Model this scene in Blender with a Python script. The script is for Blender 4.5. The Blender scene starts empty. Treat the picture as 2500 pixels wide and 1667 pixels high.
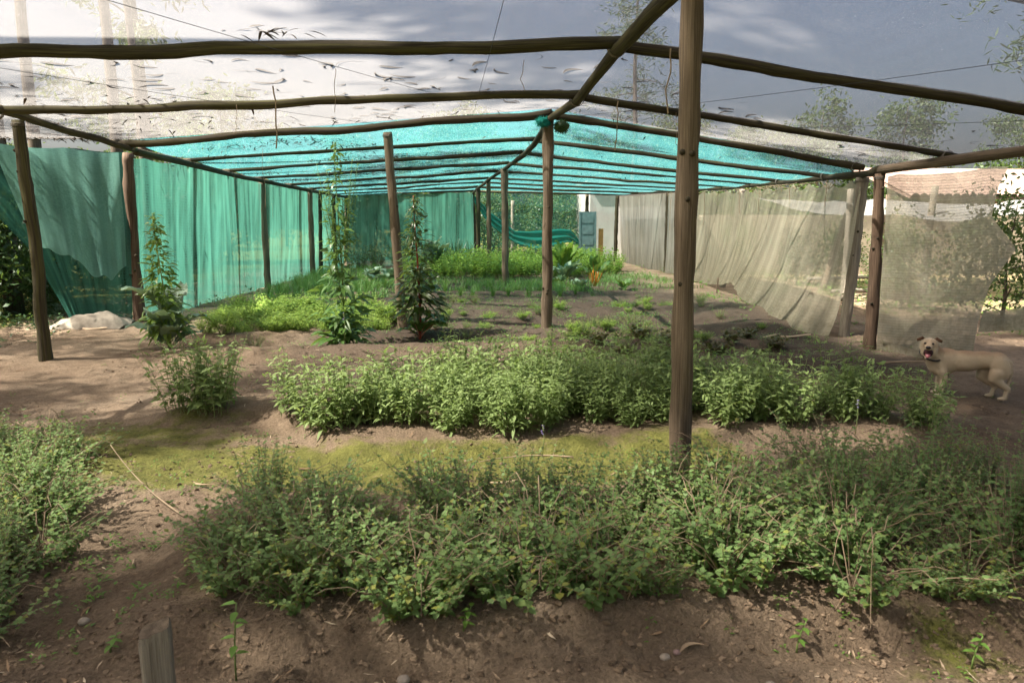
import bpy, math, random
import numpy as np
from mathutils import Vector, Matrix

# ------------------------------------------------------------------ camera, sky, sun
sc = bpy.context.scene
COL = sc.collection
R = math.radians
cam_d = bpy.data.cameras.new('camera')
cam = bpy.data.objects.new('camera', cam_d)
COL.objects.link(cam)
cam_d.sensor_width = 36.0
cam_d.lens = 24.0
cam_d.clip_start = 0.05
cam_d.clip_end = 2000
cam.location = (0, 0, 1.6)
cam.rotation_euler = (R(90 - 9.5), 0, R(-4.9))
cam_d.dof.use_dof = True
cam_d.dof.focus_distance = 9.0
cam_d.dof.aperture_fstop = 4.5
sc.camera = cam

SUN_EL, SUN_AZ = 55.0, 256.0          # azimuth of the sun, clockwise from +Y seen from above
az = R(SUN_AZ)
to_sun = Vector((math.sin(az) * math.cos(R(SUN_EL)), math.cos(az) * math.cos(R(SUN_EL)), math.sin(R(SUN_EL))))
w = bpy.data.worlds.new('World')
sc.world = w
w.use_nodes = True
nt = w.node_tree
bg = nt.nodes['Background']
sky = nt.nodes.new('ShaderNodeTexSky')
sky.sky_type = 'NISHITA'
sky.sun_disc = False
sky.sun_elevation = R(SUN_EL)
sky.sun_rotation = az
sky.altitude = 0
sky.ozone_density = 0.4
sky.air_density = 1.0
sky.dust_density = 7.5
nt.links.new(sky.outputs[0], bg.inputs[0])
bg.inputs[1].default_value = 0.05
sun_d = bpy.data.lights.new('sun', 'SUN')
sun_d.energy = 5.0
sun_d.angle = R(0.6)
sun_d.color = (1.0, 0.94, 0.84)
sun = bpy.data.objects.new('sun', sun_d)
COL.objects.link(sun)
sun.rotation_euler = to_sun.to_track_quat('Z', 'Y').to_euler()
sun.location = to_sun * 60
sc.view_settings.view_transform = 'Standard'
sc.view_settings.look = 'None'
sc.view_settings.exposure = 2.5
sc.view_settings.gamma = 1.0
sc.cycles.use_denoising = True
sc.cycles.transparent_max_bounces = 24
sc.cycles.use_adaptive_sampling = True
sc.cycles.adaptive_threshold = 0.02
sc.cycles.max_bounces = 6
sc.cycles.diffuse_bounces = 2
sc.cycles.transmission_bounces = 6
sc.cycles.sample_clamp_indirect = 6

# ------------------------------------------------------------------ helpers
rng = np.random.default_rng(7)
random.seed(7)


def noise_table(seed):
    return np.random.default_rng(seed).random((256, 256))


_T = [noise_table(s) for s in range(6)]


def vnoise(x, y, k=0):
    x = np.asarray(x, float); y = np.asarray(y, float)
    xi = np.floor(x).astype(int); yi = np.floor(y).astype(int)
    fx = x - xi; fy = y - yi
    fx = fx * fx * (3 - 2 * fx); fy = fy * fy * (3 - 2 * fy)
    t = _T[k % 6]
    a = t[xi % 256, yi % 256]; b = t[(xi + 1) % 256, yi % 256]
    c = t[xi % 256, (yi + 1) % 256]; d = t[(xi + 1) % 256, (yi + 1) % 256]
    return (a * (1 - fx) + b * fx) * (1 - fy) + (c * (1 - fx) + d * fx) * fy


def fbm(x, y, oct=4, k=0):
    s = 0; a = 0.5; f = 1.0
    for i in range(oct):
        s = s + a * vnoise(x * f + 17.3 * i, y * f + 5.1 * i, k + i)
        a *= 0.5; f *= 2.03
    return s


def sstep(a, b, x):
    t = np.clip((np.asarray(x, float) - a) / (b - a), 0, 1)
    return t * t * (3 - 2 * t)


def unit(v):
    v = np.asarray(v, float)
    return v / np.maximum(np.linalg.norm(v, axis=-1, keepdims=True), 1e-9)


class MB:
    """collects geometry for ONE mesh object"""
    def __init__(self):
        self.v = []; self.f = []; self.n = 0; self.co = []; self.ti = []

    def add(self, verts, faces, co=None, tint=0.5, mat=0):
        verts = np.asarray(verts, float).reshape(-1, 3)
        m = len(verts)
        self.v.append(verts)
        self.co.append(verts.copy() if co is None else np.asarray(co, float).reshape(-1, 3))
        t = np.asarray(tint, float)
        self.ti.append(np.full(m, float(t)) if t.ndim == 0 else t.reshape(-1))
        for fa in faces:
            fa = np.asarray(fa, int)
            if fa.size:
                self.f.append((fa + self.n, mat))
        self.n += m
        return self

    def tube(self, pts, radii, sides=8, tint=0.5, mat=0, cap=True, lump=0.0):
        pts = np.asarray(pts, float); k = len(pts)
        radii = np.full(k, float(radii)) if np.ndim(radii) == 0 else np.asarray(radii, float)
        tang = np.gradient(pts, axis=0); tang = unit(tang)
        ref = np.array([0, 0, 1.0]) if abs(tang[0][2]) < 0.9 else np.array([1.0, 0, 0])
        a0 = unit(np.cross(tang[0], ref))
        A = np.zeros((k, 3)); A[0] = a0
        for i in range(1, k):
            A[i] = unit(A[i - 1] - tang[i] * np.dot(A[i - 1], tang[i]))
        B = np.cross(tang, A)
        th = np.linspace(0, 2 * np.pi, sides, endpoint=False)
        c, s = np.cos(th), np.sin(th)
        rr = radii[:, None] * np.ones((1, sides))
        if lump:
            rr = rr * (1 + lump * (vnoise(np.arange(k)[:, None] * 0.7 + 3.1 * pts[0, 0], th[None, :] * 1.3 + pts[0, 1], 2) - 0.5) * 2)
        V = pts[:, None, :] + rr[..., None] * (c[None, :, None] * A[:, None, :] + s[None, :, None] * B[:, None, :])
        ln = np.concatenate([[0], np.cumsum(np.linalg.norm(np.diff(pts, axis=0), axis=1))])
        co = np.stack([np.broadcast_to(c, (k, sides)) * 1.0 + pts[0, 0], np.broadcast_to(s, (k, sides)) * 1.0 + pts[0, 1],
                       np.broadcast_to(ln[:, None], (k, sides))], -1)
        i = np.arange(k - 1)[:, None] * sides; j = np.arange(sides)[None, :]; j2 = (j + 1) % sides
        q = np.stack([i + j, i + j2, i + sides + j2, i + sides + j], -1).reshape(-1, 4)
        fs = [q]
        if cap:
            fs.append(np.arange(sides)[::-1].reshape(1, -1)); fs.append((np.arange(sides) + (k - 1) * sides).reshape(1, -1))
        self.add(V, fs, co, tint, mat)
        return self

    def box(self, c, size, rot=None, tint=0.5, mat=0):
        x, y, z = [s / 2 for s in size]
        v = np.array([[a, b, d] for a in (-x, x) for b in (-y, y) for d in (-z, z)])
        if rot is not None:
            v = v @ np.array(rot).T
        f = np.array([[0, 1, 3, 2], [4, 6, 7, 5], [0, 4, 5, 1], [2, 3, 7, 6], [0, 2, 6, 4], [1, 5, 7, 3]])
        self.add(v + np.asarray(c), [f], None, tint, mat)
        return self

    def grid(self, P, co=None, tint=0.5, mat=0, closed=False):
        n, m, _ = P.shape
        i = np.arange(n - 1)[:, None] * m; j = np.arange(m - 1)[None, :]
        q = np.stack([i + j, i + j + 1, i + m + j + 1, i + m + j], -1).reshape(-1, 4)
        t = tint if np.ndim(tint) == 0 else np.asarray(tint).reshape(-1)
        self.add(P.reshape(-1, 3), [q], co, t, mat)
        return self

    def leaves(self, P, D, N, L, W, curl=0.3, fold=0.15, tint=0.5, mat=0, simple=False, w1=1.0, w2=0.75):
        """a batch of leaves: base P, direction D, upper normal N"""
        P = np.asarray(P, float).reshape(-1, 3); n = len(P)
        if n == 0:
            return self
        D = unit(np.asarray(D, float).reshape(-1, 3)); N = np.asarray(N, float).reshape(-1, 3)
        N = unit(N - D * np.sum(D * N, -1, keepdims=True))
        B = np.cross(D, N)
        L = np.broadcast_to(np.asarray(L, float), (n,)); W = np.broadcast_to(np.asarray(W, float), (n,))
        curl = np.broadcast_to(np.asarray(curl, float), (n,)); tint = np.broadcast_to(np.asarray(tint, float), (n,))
        if simple:
            S = np.array([0, .45, .45, 1.0]); X = np.array([0, -.5, .5, 0])
            F = [np.array([[0, 2, 1], [1, 2, 3]])]
        else:
            S = np.array([0, .3, .3, .3, .68, .68, .68, 1.0]); X = np.array([0, -.5 * w1, 0, .5 * w1, -.5 * w2, 0, .5 * w2, 0])
            F = [np.array([[0, 2, 1], [0, 3, 2], [4, 5, 7], [5, 6, 7]]), np.array([[1, 2, 5, 4], [2, 3, 6, 5]])]
        k = len(S)
        V = (P[:, None] + D[:, None] * (S[None, :, None] * L[:, None, None])
             + N[:, None] * ((-curl[:, None] * S[None] ** 2 * L[:, None] + fold * np.abs(X)[None] * W[:, None])[..., None])
             + B[:, None] * ((X[None] * W[:, None])[..., None]))
        off = (np.arange(n) * k)[:, None, None]
        fs = [(f[None] + off).reshape(-1, f.shape[1]) for f in F]
        self.add(V, fs, None, np.repeat(tint, k), mat)
        return self

    def blades(self, P, H, lean, W, seg=4, tint=0.5, mat=0, up=None):
        """grass-like strips: base P, height H, horizontal lean vector"""
        P = np.asarray(P, float).reshape(-1, 3); n = len(P)
        H = np.broadcast_to(np.asarray(H, float), (n,)); W = np.broadcast_to(np.asarray(W, float), (n,))
        lean = np.asarray(lean, float).reshape(-1, 3)
        side = unit(np.stack([-lean[:, 1], lean[:, 0], np.zeros(n) + 1e-4], -1))
        s = np.linspace(0, 1, seg + 1)
        droop = np.linalg.norm(lean, axis=1)
        ctr = P[:, None] + lean[:, None] * (s ** 1.8)[None, :, None] * 1.0
        ctr[..., 2] += H[:, None] * (s[None] - 0.35 * np.clip(droop / np.maximum(H, .01), 0, 1.5)[:, None] * s[None] ** 3)
        wd = (1 - s ** 2.2 * 0.93)[None, :, None] * W[:, None, None] * 0.5
        V = np.stack([ctr - side[:, None] * wd, ctr + side[:, None] * wd], 2)
        k = 2 * (seg + 1)
        q = np.array([[2 * i, 2 * i + 1, 2 * i + 3, 2 * i + 2] for i in range(seg)])
        fs = [(q[None] + (np.arange(n) * k)[:, None, None]).reshape(-1, 4)]
        self.add(V, fs, None, np.repeat(np.broadcast_to(np.asarray(tint, float), (n,)), k), mat)
        return self

    def mesh(self, name, mats, smooth=True):
        me = bpy.data.meshes.new(name)
        V = np.concatenate(self.v).astype(np.float32)
        me.vertices.add(len(V)); me.vertices.foreach_set('co', V.ravel())
        loops = np.concatenate([f.ravel() for f, _ in self.f]).astype(np.int32)
        cnt = np.concatenate([np.full(len(f), f.shape[1]) for f, _ in self.f])
        mi = np.concatenate([np.full(len(f), m) for f, m in self.f]).astype(np.int32)
        st = np.concatenate([[0], np.cumsum(cnt)[:-1]]).astype(np.int32)
        me.loops.add(len(loops)); me.loops.foreach_set('vertex_index', loops)
        me.polygons.add(len(cnt)); me.polygons.foreach_set('loop_start', st)
        me.polygons.foreach_set('material_index', mi)
        me.polygons.foreach_set('use_smooth', np.full(len(cnt), bool(smooth)))
        a = me.attributes.new('co', 'FLOAT_VECTOR', 'POINT'); a.data.foreach_set('vector', np.concatenate(self.co).astype(np.float32).ravel())
        a = me.attributes.new('tint', 'FLOAT', 'POINT'); a.data.foreach_set('value', np.concatenate(self.ti).astype(np.float32))
        for m in (mats if isinstance(mats, (list, tuple)) else [mats]):
            me.materials.append(m)
        me.update(calc_edges=True)
        me.validate()
        return me

    def build(self, name, mats, parent=None, smooth=True, loc=None):
        return link(name, self.mesh(name, mats, smooth), parent, loc)


def link(name, data, parent=None, loc=None, rotz=0, scale=1.0):
    o = bpy.data.objects.new(name, data)
    COL.objects.link(o)
    if parent is not None:
        o.parent = parent
    if loc is not None:
        o.location = loc
    if rotz:
        o.rotation_euler = (0, 0, rotz)
    if scale != 1.0:
        o.scale = (scale,) * 3
    return o


def tag(o, label=None, cat=None, group=None, kind=None):
    if label: o['label'] = label
    if cat: o['category'] = cat
    if group: o['group'] = group
    if kind: o['kind'] = kind
    return o


def empty(name, loc=(0, 0, 0), label=None, cat=None, group=None, rotz=0, scale=1.0):
    o = link(name, None, None, loc, rotz, scale)
    o.empty_display_size = 0.1
    return tag(o, label, cat, group)


# ------------------------------------------------------------------ materials
def new_mat(name):
    m = bpy.data.materials.new(name); m.use_nodes = True
    t = m.node_tree; t.nodes.clear()
    return m, t


class NT:
    def __init__(self, t): self.t = t
    def n(self, typ, **kw):
        nd = self.t.nodes.new(typ)
        for k, v in kw.items():
            if k.startswith('i_'):
                nd.inputs[k[2:].replace('_', ' ')].default_value = v
            else:
                setattr(nd, k, v)
        return nd
    def l(self, a, b): self.t.links.new(a, b)
    def attr(self, name): return self.n('ShaderNodeAttribute', attribute_name=name)
    def noise(self, vec, scale, detail=4, rough=0.55, dim='3D'):
        nd = self.n('ShaderNodeTexNoise', noise_dimensions=dim)
        nd.inputs['Scale'].default_value = scale; nd.inputs['Detail'].default_value = detail; nd.inputs['Roughness'].default_value = rough
        if vec is not None: self.l(vec, nd.inputs['Vector'])
        return nd
    def ramp(self, fac, stops):
        nd = self.n('ShaderNodeValToRGB'); e = nd.color_ramp.elements
        while len(e) < len(stops): e.new(0.5)
        for k, (p, c) in enumerate(stops):
            e[k].position = p; e[k].color = (*c, 1) if len(c) == 3 else c
        self.l(fac, nd.inputs[0]); return nd
    def scale(self, vec, s):
        nd = self.n('ShaderNodeVectorMath', operation='MULTIPLY'); self.l(vec, nd.inputs[0]); nd.inputs[1].default_value = s; return nd.outputs[0]
    def mix(self, fac, a, b, typ='MIX'):
        nd = self.n('ShaderNodeMix', data_type='RGBA', blend_type=typ)
        for s, v in ((0, fac), (6, a), (7, b)):
            if hasattr(v, 'links'): self.l(v, nd.inputs[s])
            elif s == 0: nd.inputs[0].default_value = v
            else: nd.inputs[s].default_value = (*v, 1)
        return nd.outputs[2]
    def math(self, op, a, b=0.0, clamp=False):
        nd = self.n('ShaderNodeMath', operation=op, use_clamp=clamp)
        for s, v in ((0, a), (1, b)):
            if hasattr(v, 'links'): self.l(v, nd.inputs[s])
            else: nd.inputs[s].default_value = v
        return nd.outputs[0]
    def bump(self, h, strength=0.4, dist=0.01):
        nd = self.n('ShaderNodeBump'); nd.inputs['Strength'].default_value = strength; nd.inputs['Distance'].default_value = dist
        self.l(h, nd.inputs['Height']); return nd.outputs[0]
    def out(self, sh):
        o = self.n('ShaderNodeOutputMaterial'); self.l(sh, o.inputs[0]); return o


def principled(name, col_fn, rough=0.8, spec=0.3):
    m, t = new_mat(name); g = NT(t)
    p = g.n('ShaderNodeBsdfPrincipled'); p.inputs['Roughness'].default_value = rough
    p.inputs['Specular IOR Level'].default_value = spec
    col, nrm = col_fn(g)
    if hasattr(col, 'links'): g.l(col, p.inputs['Base Color'])
    else: p.inputs['Base Color'].default_value = (*col, 1)
    if nrm is not None: g.l(nrm, p.inputs['Normal'])
    g.out(p.outputs[0]); return m


def wood(name, c0, c1, c2, green=0.0):
    def f(g):
        co = g.attr('co').outputs['Vector']
        v = g.scale(co, (2.2, 2.2, 1.1))
        n1 = g.noise(v, 2.4, 6, 0.65)
        v2 = g.scale(co, (9, 9, 0.8))
        n2 = g.noise(v2, 1.6, 4, 0.6)
        mixf = g.math('ADD', g.math('MULTIPLY', n1.outputs[0], 0.55), g.math('MULTIPLY', n2.outputs[0], 0.45))
        c = g.ramp(mixf, [(0.3, c0), (0.5, c1), (0.68, c2)]).outputs[0]
        n3 = g.noise(g.scale(co, (1, 1, 0.5)), 2.0, 3)
        c = g.mix(1.0, c, g.ramp(g.noise(g.scale(co, (.6, .6, 1.3)), 1.1, 4, .6).outputs[0], [(0.3, (.5, .47, .43)), (0.7, (1.15, 1.12, 1.08))]).outputs[0], 'MULTIPLY')
        crack = g.ramp(g.noise(g.scale(co, (7, 7, 0.35)), 2.2, 2).outputs[0], [(0.28, (0.25,) * 3), (0.36, (1,) * 3)]).outputs[0]
        c = g.mix(1.0, c, crack, 'MULTIPLY')
        if green:
            c = g.mix(g.math('MULTIPLY', g.ramp(n3.outputs[0], [(0.45, (0,) * 3), (0.6, (1,) * 3)]).outputs[0], green), c, (0.09, 0.085, 0.025))
        return c, g.bump(mixf, 0.6, 0.012)
    return principled(name, f, 0.85, 0.2)


def leaf_mat(name, dark, light, trans=0.35, rough=0.5, yellow=None, spec=0.35):
    m, t = new_mat(name); g = NT(t)
    ti = g.attr('tint').outputs['Fac']
    oi = g.n('ShaderNodeObjectInfo').outputs['Random']
    f = g.math('ADD', g.math('MULTIPLY', ti, 0.85), g.math('MULTIPLY', oi, 0.15))
    stops = [(0.0, dark), (0.8, light)]
    if yellow: stops.append((1.0, yellow))
    c = g.ramp(f, stops).outputs[0]
    n = g.noise(g.n('ShaderNodeTexCoord').outputs['Object'], 60, 2)
    c = g.mix(g.math('MULTIPLY', n.outputs[0], 0.5), c, dark)
    p = g.n('ShaderNodeBsdfPrincipled'); p.inputs['Roughness'].default_value = rough; p.inputs['Specular IOR Level'].default_value = spec
    g.l(c, p.inputs['Base Color'])
    tr = g.n('ShaderNodeBsdfTranslucent')
    g.l(g.mix(0.35, c, (0.30, 0.42, 0.05)), tr.inputs[0])
    mx = g.n('ShaderNodeMixShader'); mx.inputs[0].default_value = trans
    g.l(p.outputs[0], mx.inputs[1]); g.l(tr.outputs[0], mx.inputs[2])
    g.out(mx.outputs[0]); return m


def net_mat(name, col, cover, trans=0.6, streak=0.15, dirt=0.2, dirt_col=(0.2, 0.17, 0.1), weave=0.0, weave_period=0.03, low_dirt=0.0, shade_streak=0.0):
    """knitted shade cloth: threads (diffuse and translucent) with open holes between them"""
    m, t = new_mat(name); g = NT(t)
    co = g.attr('co').outputs['Vector']
    n1 = g.noise(g.scale(co, (1.0, 1.0, 1)), 0.9, 4)
    n2 = g.noise(g.scale(co, (6.0, 0.5, 1)), 1.3, 3)
    n3 = g.noise(co, 45, 2, 0.7)
    spk = g.ramp(g.noise(co, 26, 6, 0.75).outputs[0], [(0.42, (0.25,) * 3), (0.6, (1.5,) * 3)]).outputs[0]
    c = g.mix(g.math('MULTIPLY', g.math('MULTIPLY', g.ramp(n1.outputs[0], [(0.38, (0,) * 3), (0.66, (1,) * 3)]).outputs[0], dirt), spk, True), col, dirt_col)
    cv = g.math('ADD', cover, g.math('MULTIPLY', g.math('SUBTRACT', n2.outputs[0], 0.5), streak * 2))
    cv = g.math('ADD', cv, g.math('MULTIPLY', g.math('SUBTRACT', n3.outputs[0], 0.5), 0.22))
    if shade_streak:      # vertical fold and trunk shadow streaks painted into the cloth colour
        n5 = g.noise(g.scale(co, (3.2, 0.22, 1)), 1.5, 4, 0.6)
        st = g.ramp(n5.outputs[0], [(0.32, (1 - shade_streak,) * 3), (0.66, (1 + shade_streak * .5,) * 3)]).outputs[0]
        c = g.mix(1.0, c, st, 'MULTIPLY')
    if low_dirt:
        sep = g.n('ShaderNodeSeparateXYZ'); g.l(co, sep.inputs[0])
        lo = g.math('SUBTRACT', 1.0, g.math('MULTIPLY', sep.outputs[1], 1.1), True)
        sp = g.ramp(g.noise(co, 14, 5, 0.7).outputs[0], [(0.4, (0,) * 3), (0.62, (1,) * 3)]).outputs[0]
        lo = g.math('MULTIPLY', g.math('ADD', g.math('MULTIPLY', sp, 0.7), 0.3), lo)
        c = g.mix(g.math('MULTIPLY', lo, 0.8), c, dirt_col)
        cv = g.math('ADD', cv, g.math('MULTIPLY', lo, low_dirt))
    if weave:
        wv = g.n('ShaderNodeTexWave', wave_type='BANDS', bands_direction='Y')
        wv.inputs['Scale'].default_value = 0.314 / weave_period; wv.inputs['Distortion'].default_value = 1.0
        wv.inputs['Detail'].default_value = 1.0; wv.inputs['Detail Scale'].default_value = 0.3
        g.l(co, wv.inputs['Vector'])
        cv = g.math('ADD', cv, g.math('MULTIPLY', g.math('SUBTRACT', wv.outputs[1], 0.5), weave))
    cv = g.math('MAXIMUM', g.math('MINIMUM', cv, 0.97), 0.03)
    df = g.n('ShaderNodeBsdfDiffuse'); g.l(c, df.inputs[0])
    tl = g.n('ShaderNodeBsdfTranslucent'); g.l(c, tl.inputs[0])
    mx = g.n('ShaderNodeMixShader'); mx.inputs[0].default_value = trans
    g.l(df.outputs[0], mx.inputs[1]); g.l(tl.outputs[0], mx.inputs[2])
    tp = g.n('ShaderNodeBsdfTransparent')
    fin = g.n('ShaderNodeMixShader'); g.l(cv, fin.inputs[0])
    g.l(tp.outputs[0], fin.inputs[1]); g.l(mx.outputs[0], fin.inputs[2])
    g.out(fin.outputs[0]); return m


def plain(name, col, rough=0.8, var=0.25, scale=8.0, bump=0.0, spec=0.25):
    def f(g):
        co = g.n('ShaderNodeTexCoord').outputs['Object']
        n = g.noise(co, scale, 5)
        c = g.mix(g.ramp(n.outputs[0], [(0.35, (0,) * 3), (0.65, (1,) * 3)]).outputs[0], tuple(x * (1 - var) for x in col), tuple(min(1, x * (1 + var)) for x in col))
        return c, (g.bump(n.outputs[0], bump, 0.02) if bump else None)
    return principled(name, f, rough, spec)


def tinted(name, stops, rough=0.85, spec=0.2):
    def f(g):
        return g.ramp(g.attr('tint').outputs['Fac'], stops).outputs[0], None
    return principled(name, f, rough, spec)


M = {}
M['post'] = wood('weathered_wood', (0.055, 0.04, 0.027), (0.155, 0.118, 0.083), (0.27, 0.222, 0.168))
M['pole'] = wood('dark_pole_wood', (0.012, 0.009, 0.007), (0.038, 0.03, 0.022), (0.105, 0.087, 0.065), 0.3)
M['pole_green'] = wood('mossy_pole_wood', (0.016, 0.013, 0.008), (0.05, 0.042, 0.026), (0.14, 0.122, 0.078), 0.5)
M['post_red'] = wood('reddish_wood', (0.035, 0.022, 0.016), (0.105, 0.07, 0.048), (0.21, 0.15, 0.105))
M['grey_wood'] = wood('grey_sawn_wood', (0.12, 0.108, 0.09), (0.26, 0.235, 0.195), (0.38, 0.345, 0.29))
M['net_grey'] = net_mat('grey_shade_cloth', (0.165, 0.156, 0.149), 0.64, 0.84, 0.04, 0.45, (0.105, 0.10, 0.096))
M['net_teal_roof'] = net_mat('teal_shade_cloth', (0.045, 0.165, 0.172), 0.70, 0.82, 0.06, 0.6, (0.022, 0.085, 0.09))
M['net_green'] = net_mat('green_shade_cloth', (0.040, 0.140, 0.106), 0.90, 0.70, 0.05, 0.45, (0.026, 0.085, 0.066), 0.05, 0.05, 0.08, 0.6)
M['net_green_flap'] = net_mat('green_shade_cloth_double', (0.17, 0.35, 0.30), 0.94, 0.5, 0.04, 0.4, (0.045, 0.14, 0.12), 0.05, 0.035, 0.0, 0.3)
M['net_green_open'] = net_mat('thin_green_shade_cloth', (0.07, 0.26, 0.22), 0.40, 0.6, 0.1, 0.1, (0.05, 0.15, 0.12))
M['net_swag'] = net_mat('green_shade_cloth_folded', (0.025, 0.22, 0.18), 0.92, 0.5, 0.05, 0.2, (0.015, 0.1, 0.085))
M['net_cream'] = net_mat('cream_shade_cloth', (0.52, 0.475, 0.36), 0.73, 0.62, 0.10, 0.35, (0.19, 0.16, 0.095), 0.05, 0.05, 0.22, 0.35)
M['net_cream_panel'] = net_mat('dense_cream_shade_cloth', (0.54, 0.485, 0.365), 0.76, 0.62, 0.06, 0.4, (0.19, 0.16, 0.09), 0.13, 0.035, 0.2, 0.3)
M['net_white'] = net_mat('white_shade_cloth', (0.42, 0.40, 0.35), 0.85, 0.55, 0.08, 0.35, (0.2, 0.18, 0.12), 0.04, 0.04, 0.1, 0.4)
M['cloth'] = plain('beige_cloth', (0.19, 0.165, 0.13), 0.9, 0.35, 5, 0.3)
M['bark_dry'] = tinted('dry_leaf', [(0.0, (0.10, 0.06, 0.035)), (0.5, (0.26, 0.17, 0.10)), (1.0, (0.5, 0.40, 0.28))])
M['leaf_dead'] = tinted('dead_leaf', [(0.0, (0.02, 0.014, 0.01)), (1.0, (0.085, 0.055, 0.035))])
M['sage'] = leaf_mat('sage_leaf', (0.13, 0.20, 0.05), (0.34, 0.44, 0.17), 0.42, 0.6, (0.28, 0.33, 0.08))
M['sage_stem'] = plain('sage_stem', (0.20, 0.25, 0.09), 0.7)
M['mint'] = leaf_mat('balm_leaf', (0.075, 0.145, 0.04), (0.23, 0.34, 0.115), 0.38, 0.55, (0.36, 0.34, 0.07))
M['dry_stem'] = plain('dry_stem', (0.27, 0.20, 0.13), 0.85)
M['bright'] = leaf_mat('bright_green_leaf', (0.10, 0.20, 0.025), (0.24, 0.38, 0.06), 0.40, 0.55)
M['carrot'] = leaf_mat('feathery_leaf', (0.15, 0.25, 0.035), (0.33, 0.44, 0.09), 0.42, 0.6)
M['chard'] = leaf_mat('chard_leaf', (0.045, 0.105, 0.022), (0.12, 0.215, 0.05), 0.34, 0.4, None, 0.5)
M['chard_dark'] = leaf_mat('dark_chard_leaf', (0.035, 0.055, 0.016), (0.10, 0.135, 0.04), 0.34, 0.4, None, 0.5)
M['chard_light'] = leaf_mat('pale_chard_leaf', (0.10, 0.18, 0.03), (0.25, 0.36, 0.075), 0.4, 0.4, None, 0.5)
M['blue_leaf'] = leaf_mat('grey_green_leaf', (0.10, 0.17, 0.11), (0.26, 0.36, 0.25), 0.22, 0.45)
M['grass'] = leaf_mat('onion_leaf', (0.05, 0.14, 0.03), (0.16, 0.30, 0.07), 0.30, 0.45)
M['leek'] = leaf_mat('leek_leaf', (0.03, 0.09, 0.05), (0.09, 0.18, 0.10), 0.22, 0.4)
M['weed'] = leaf_mat('weed_leaf', (0.07, 0.16, 0.025), (0.17, 0.30, 0.055), 0.35, 0.5)
M['dark_leaf'] = leaf_mat('dark_shrub_leaf', (0.015, 0.045, 0.014), (0.05, 0.10, 0.03), 0.25, 0.45)
M['tree_leaf'] = leaf_mat('tree_leaf', (0.025, 0.05, 0.014), (0.075, 0.115, 0.034), 0.35, 0.5)
M['pine_leaf'] = leaf_mat('pine_needles', (0.02, 0.045, 0.018), (0.06, 0.095, 0.035), 0.2, 0.6)
M['red_stem'] = plain('red_stem', (0.30, 0.05, 0.035), 0.5)
M['pale_stem'] = plain('pale_green_stem', (0.30, 0.36, 0.11), 0.5)
M['green_stem'] = plain('green_stem', (0.15, 0.22, 0.06), 0.55)
M['pink_stem'] = plain('pinkish_stem', (0.42, 0.20, 0.13), 0.5)
M['orange_stem'] = plain('orange_stem', (0.42, 0.16, 0.02), 0.45)
M['red_leaf'] = leaf_mat('reddish_leaf', (0.055, 0.03, 0.022), (0.13, 0.125, 0.05), 0.25, 0.5)
M['purple'] = plain('purple_petal', (0.20, 0.16, 0.34), 0.6)
M['tree_bark'] = wood('tree_bark', (0.05, 0.04, 0.03), (0.11, 0.09, 0.07), (0.18, 0.155, 0.125))
M['string'] = plain('old_string', (0.12, 0.10, 0.08), 0.8)
M['wire'] = plain('dark_wire', (0.03, 0.03, 0.032), 0.6)


def ground_mat():
    def f(g):
        co = g.n('ShaderNodeTexCoord').outputs['Object']
        n1 = g.noise(co, 0.55, 5, 0.6)
        n2 = g.noise(co, 7, 6, 0.7)
        n3 = g.noise(co, 58, 5, 0.75)
        c = g.ramp(n1.outputs[0], [(0.36, (0.20, 0.14, 0.092)), (0.55, (0.34, 0.25, 0.17)), (0.7, (0.44, 0.335, 0.235))]).outputs[0]
        c = g.mix(0.55, c, g.ramp(n2.outputs[0], [(0.3, (0.35,) * 3), (0.7, (1.0,) * 3)]).outputs[0], 'MULTIPLY')
        c = g.mix(0.5, c, g.ramp(n3.outputs[0], [(0.30, (0.12,) * 3), (0.64, (1.35,) * 3)]).outputs[0], 'MULTIPLY')
        # the attribute tint carries where moss grows (0.5..1) and where dark compost lies (0..0.5)
        ti = g.attr('tint').outputs['Fac']
        moss = g.math('MULTIPLY', g.math('SUBTRACT', ti, 0.5), 2.0, True)
        comp = g.math('MULTIPLY', g.math('SUBTRACT', 0.5, ti), 2.0, True)
        n4 = g.noise(co, 3.0, 8, 0.78)
        mm = g.ramp(g.math('ADD', g.math('MULTIPLY', moss, 0.62), g.math('SUBTRACT', n4.outputs[0], 0.5)), [(0.30, (0,) * 3), (0.46, (1,) * 3)]).outputs[0]
        mosscol = g.ramp(g.math('ADD', g.math('MULTIPLY', n2.outputs[0], .5), g.math('MULTIPLY', n3.outputs[0], .5)), [(0.36, (0.06, 0.075, 0.015)), (0.62, (0.23, 0.235, 0.05))]).outputs[0]
        c = g.mix(g.math('MULTIPLY', mm, 0.85), c, mosscol)
        c = g.mix(g.math('MULTIPLY', comp, 0.8), c, g.mix(0.6, (0.05, 0.036, 0.03), g.ramp(n3.outputs[0], [(0.3, (0.02, 0.015, 0.012)), (0.7, (0.11, 0.085, 0.07))]).outputs[0]))
        h = g.math('ADD', n3.outputs[0], g.math('MULTIPLY', n2.outputs[0], 1.5))
        return c, g.bump(h, 1.0, 0.03)
    return principled('soil', f, 0.95, 0.1)


M['soil'] = ground_mat()
M['clod'] = tinted('clod_soil', [(0.0, (0.10, 0.07, 0.046)), (0.8, (0.22, 0.158, 0.106)), (0.97, (0.26, 0.19, 0.13)), (1.0, (0.36, 0.31, 0.25))], 0.95, 0.1)


# ------------------------------------------------------------------ ground
def bed_front(x):      # front edge of the first herb bed
    return 2.42 - 0.05 * x + 0.10 * (fbm(np.asarray(x) * 0.9, 3.0) - 0.5)


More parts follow.
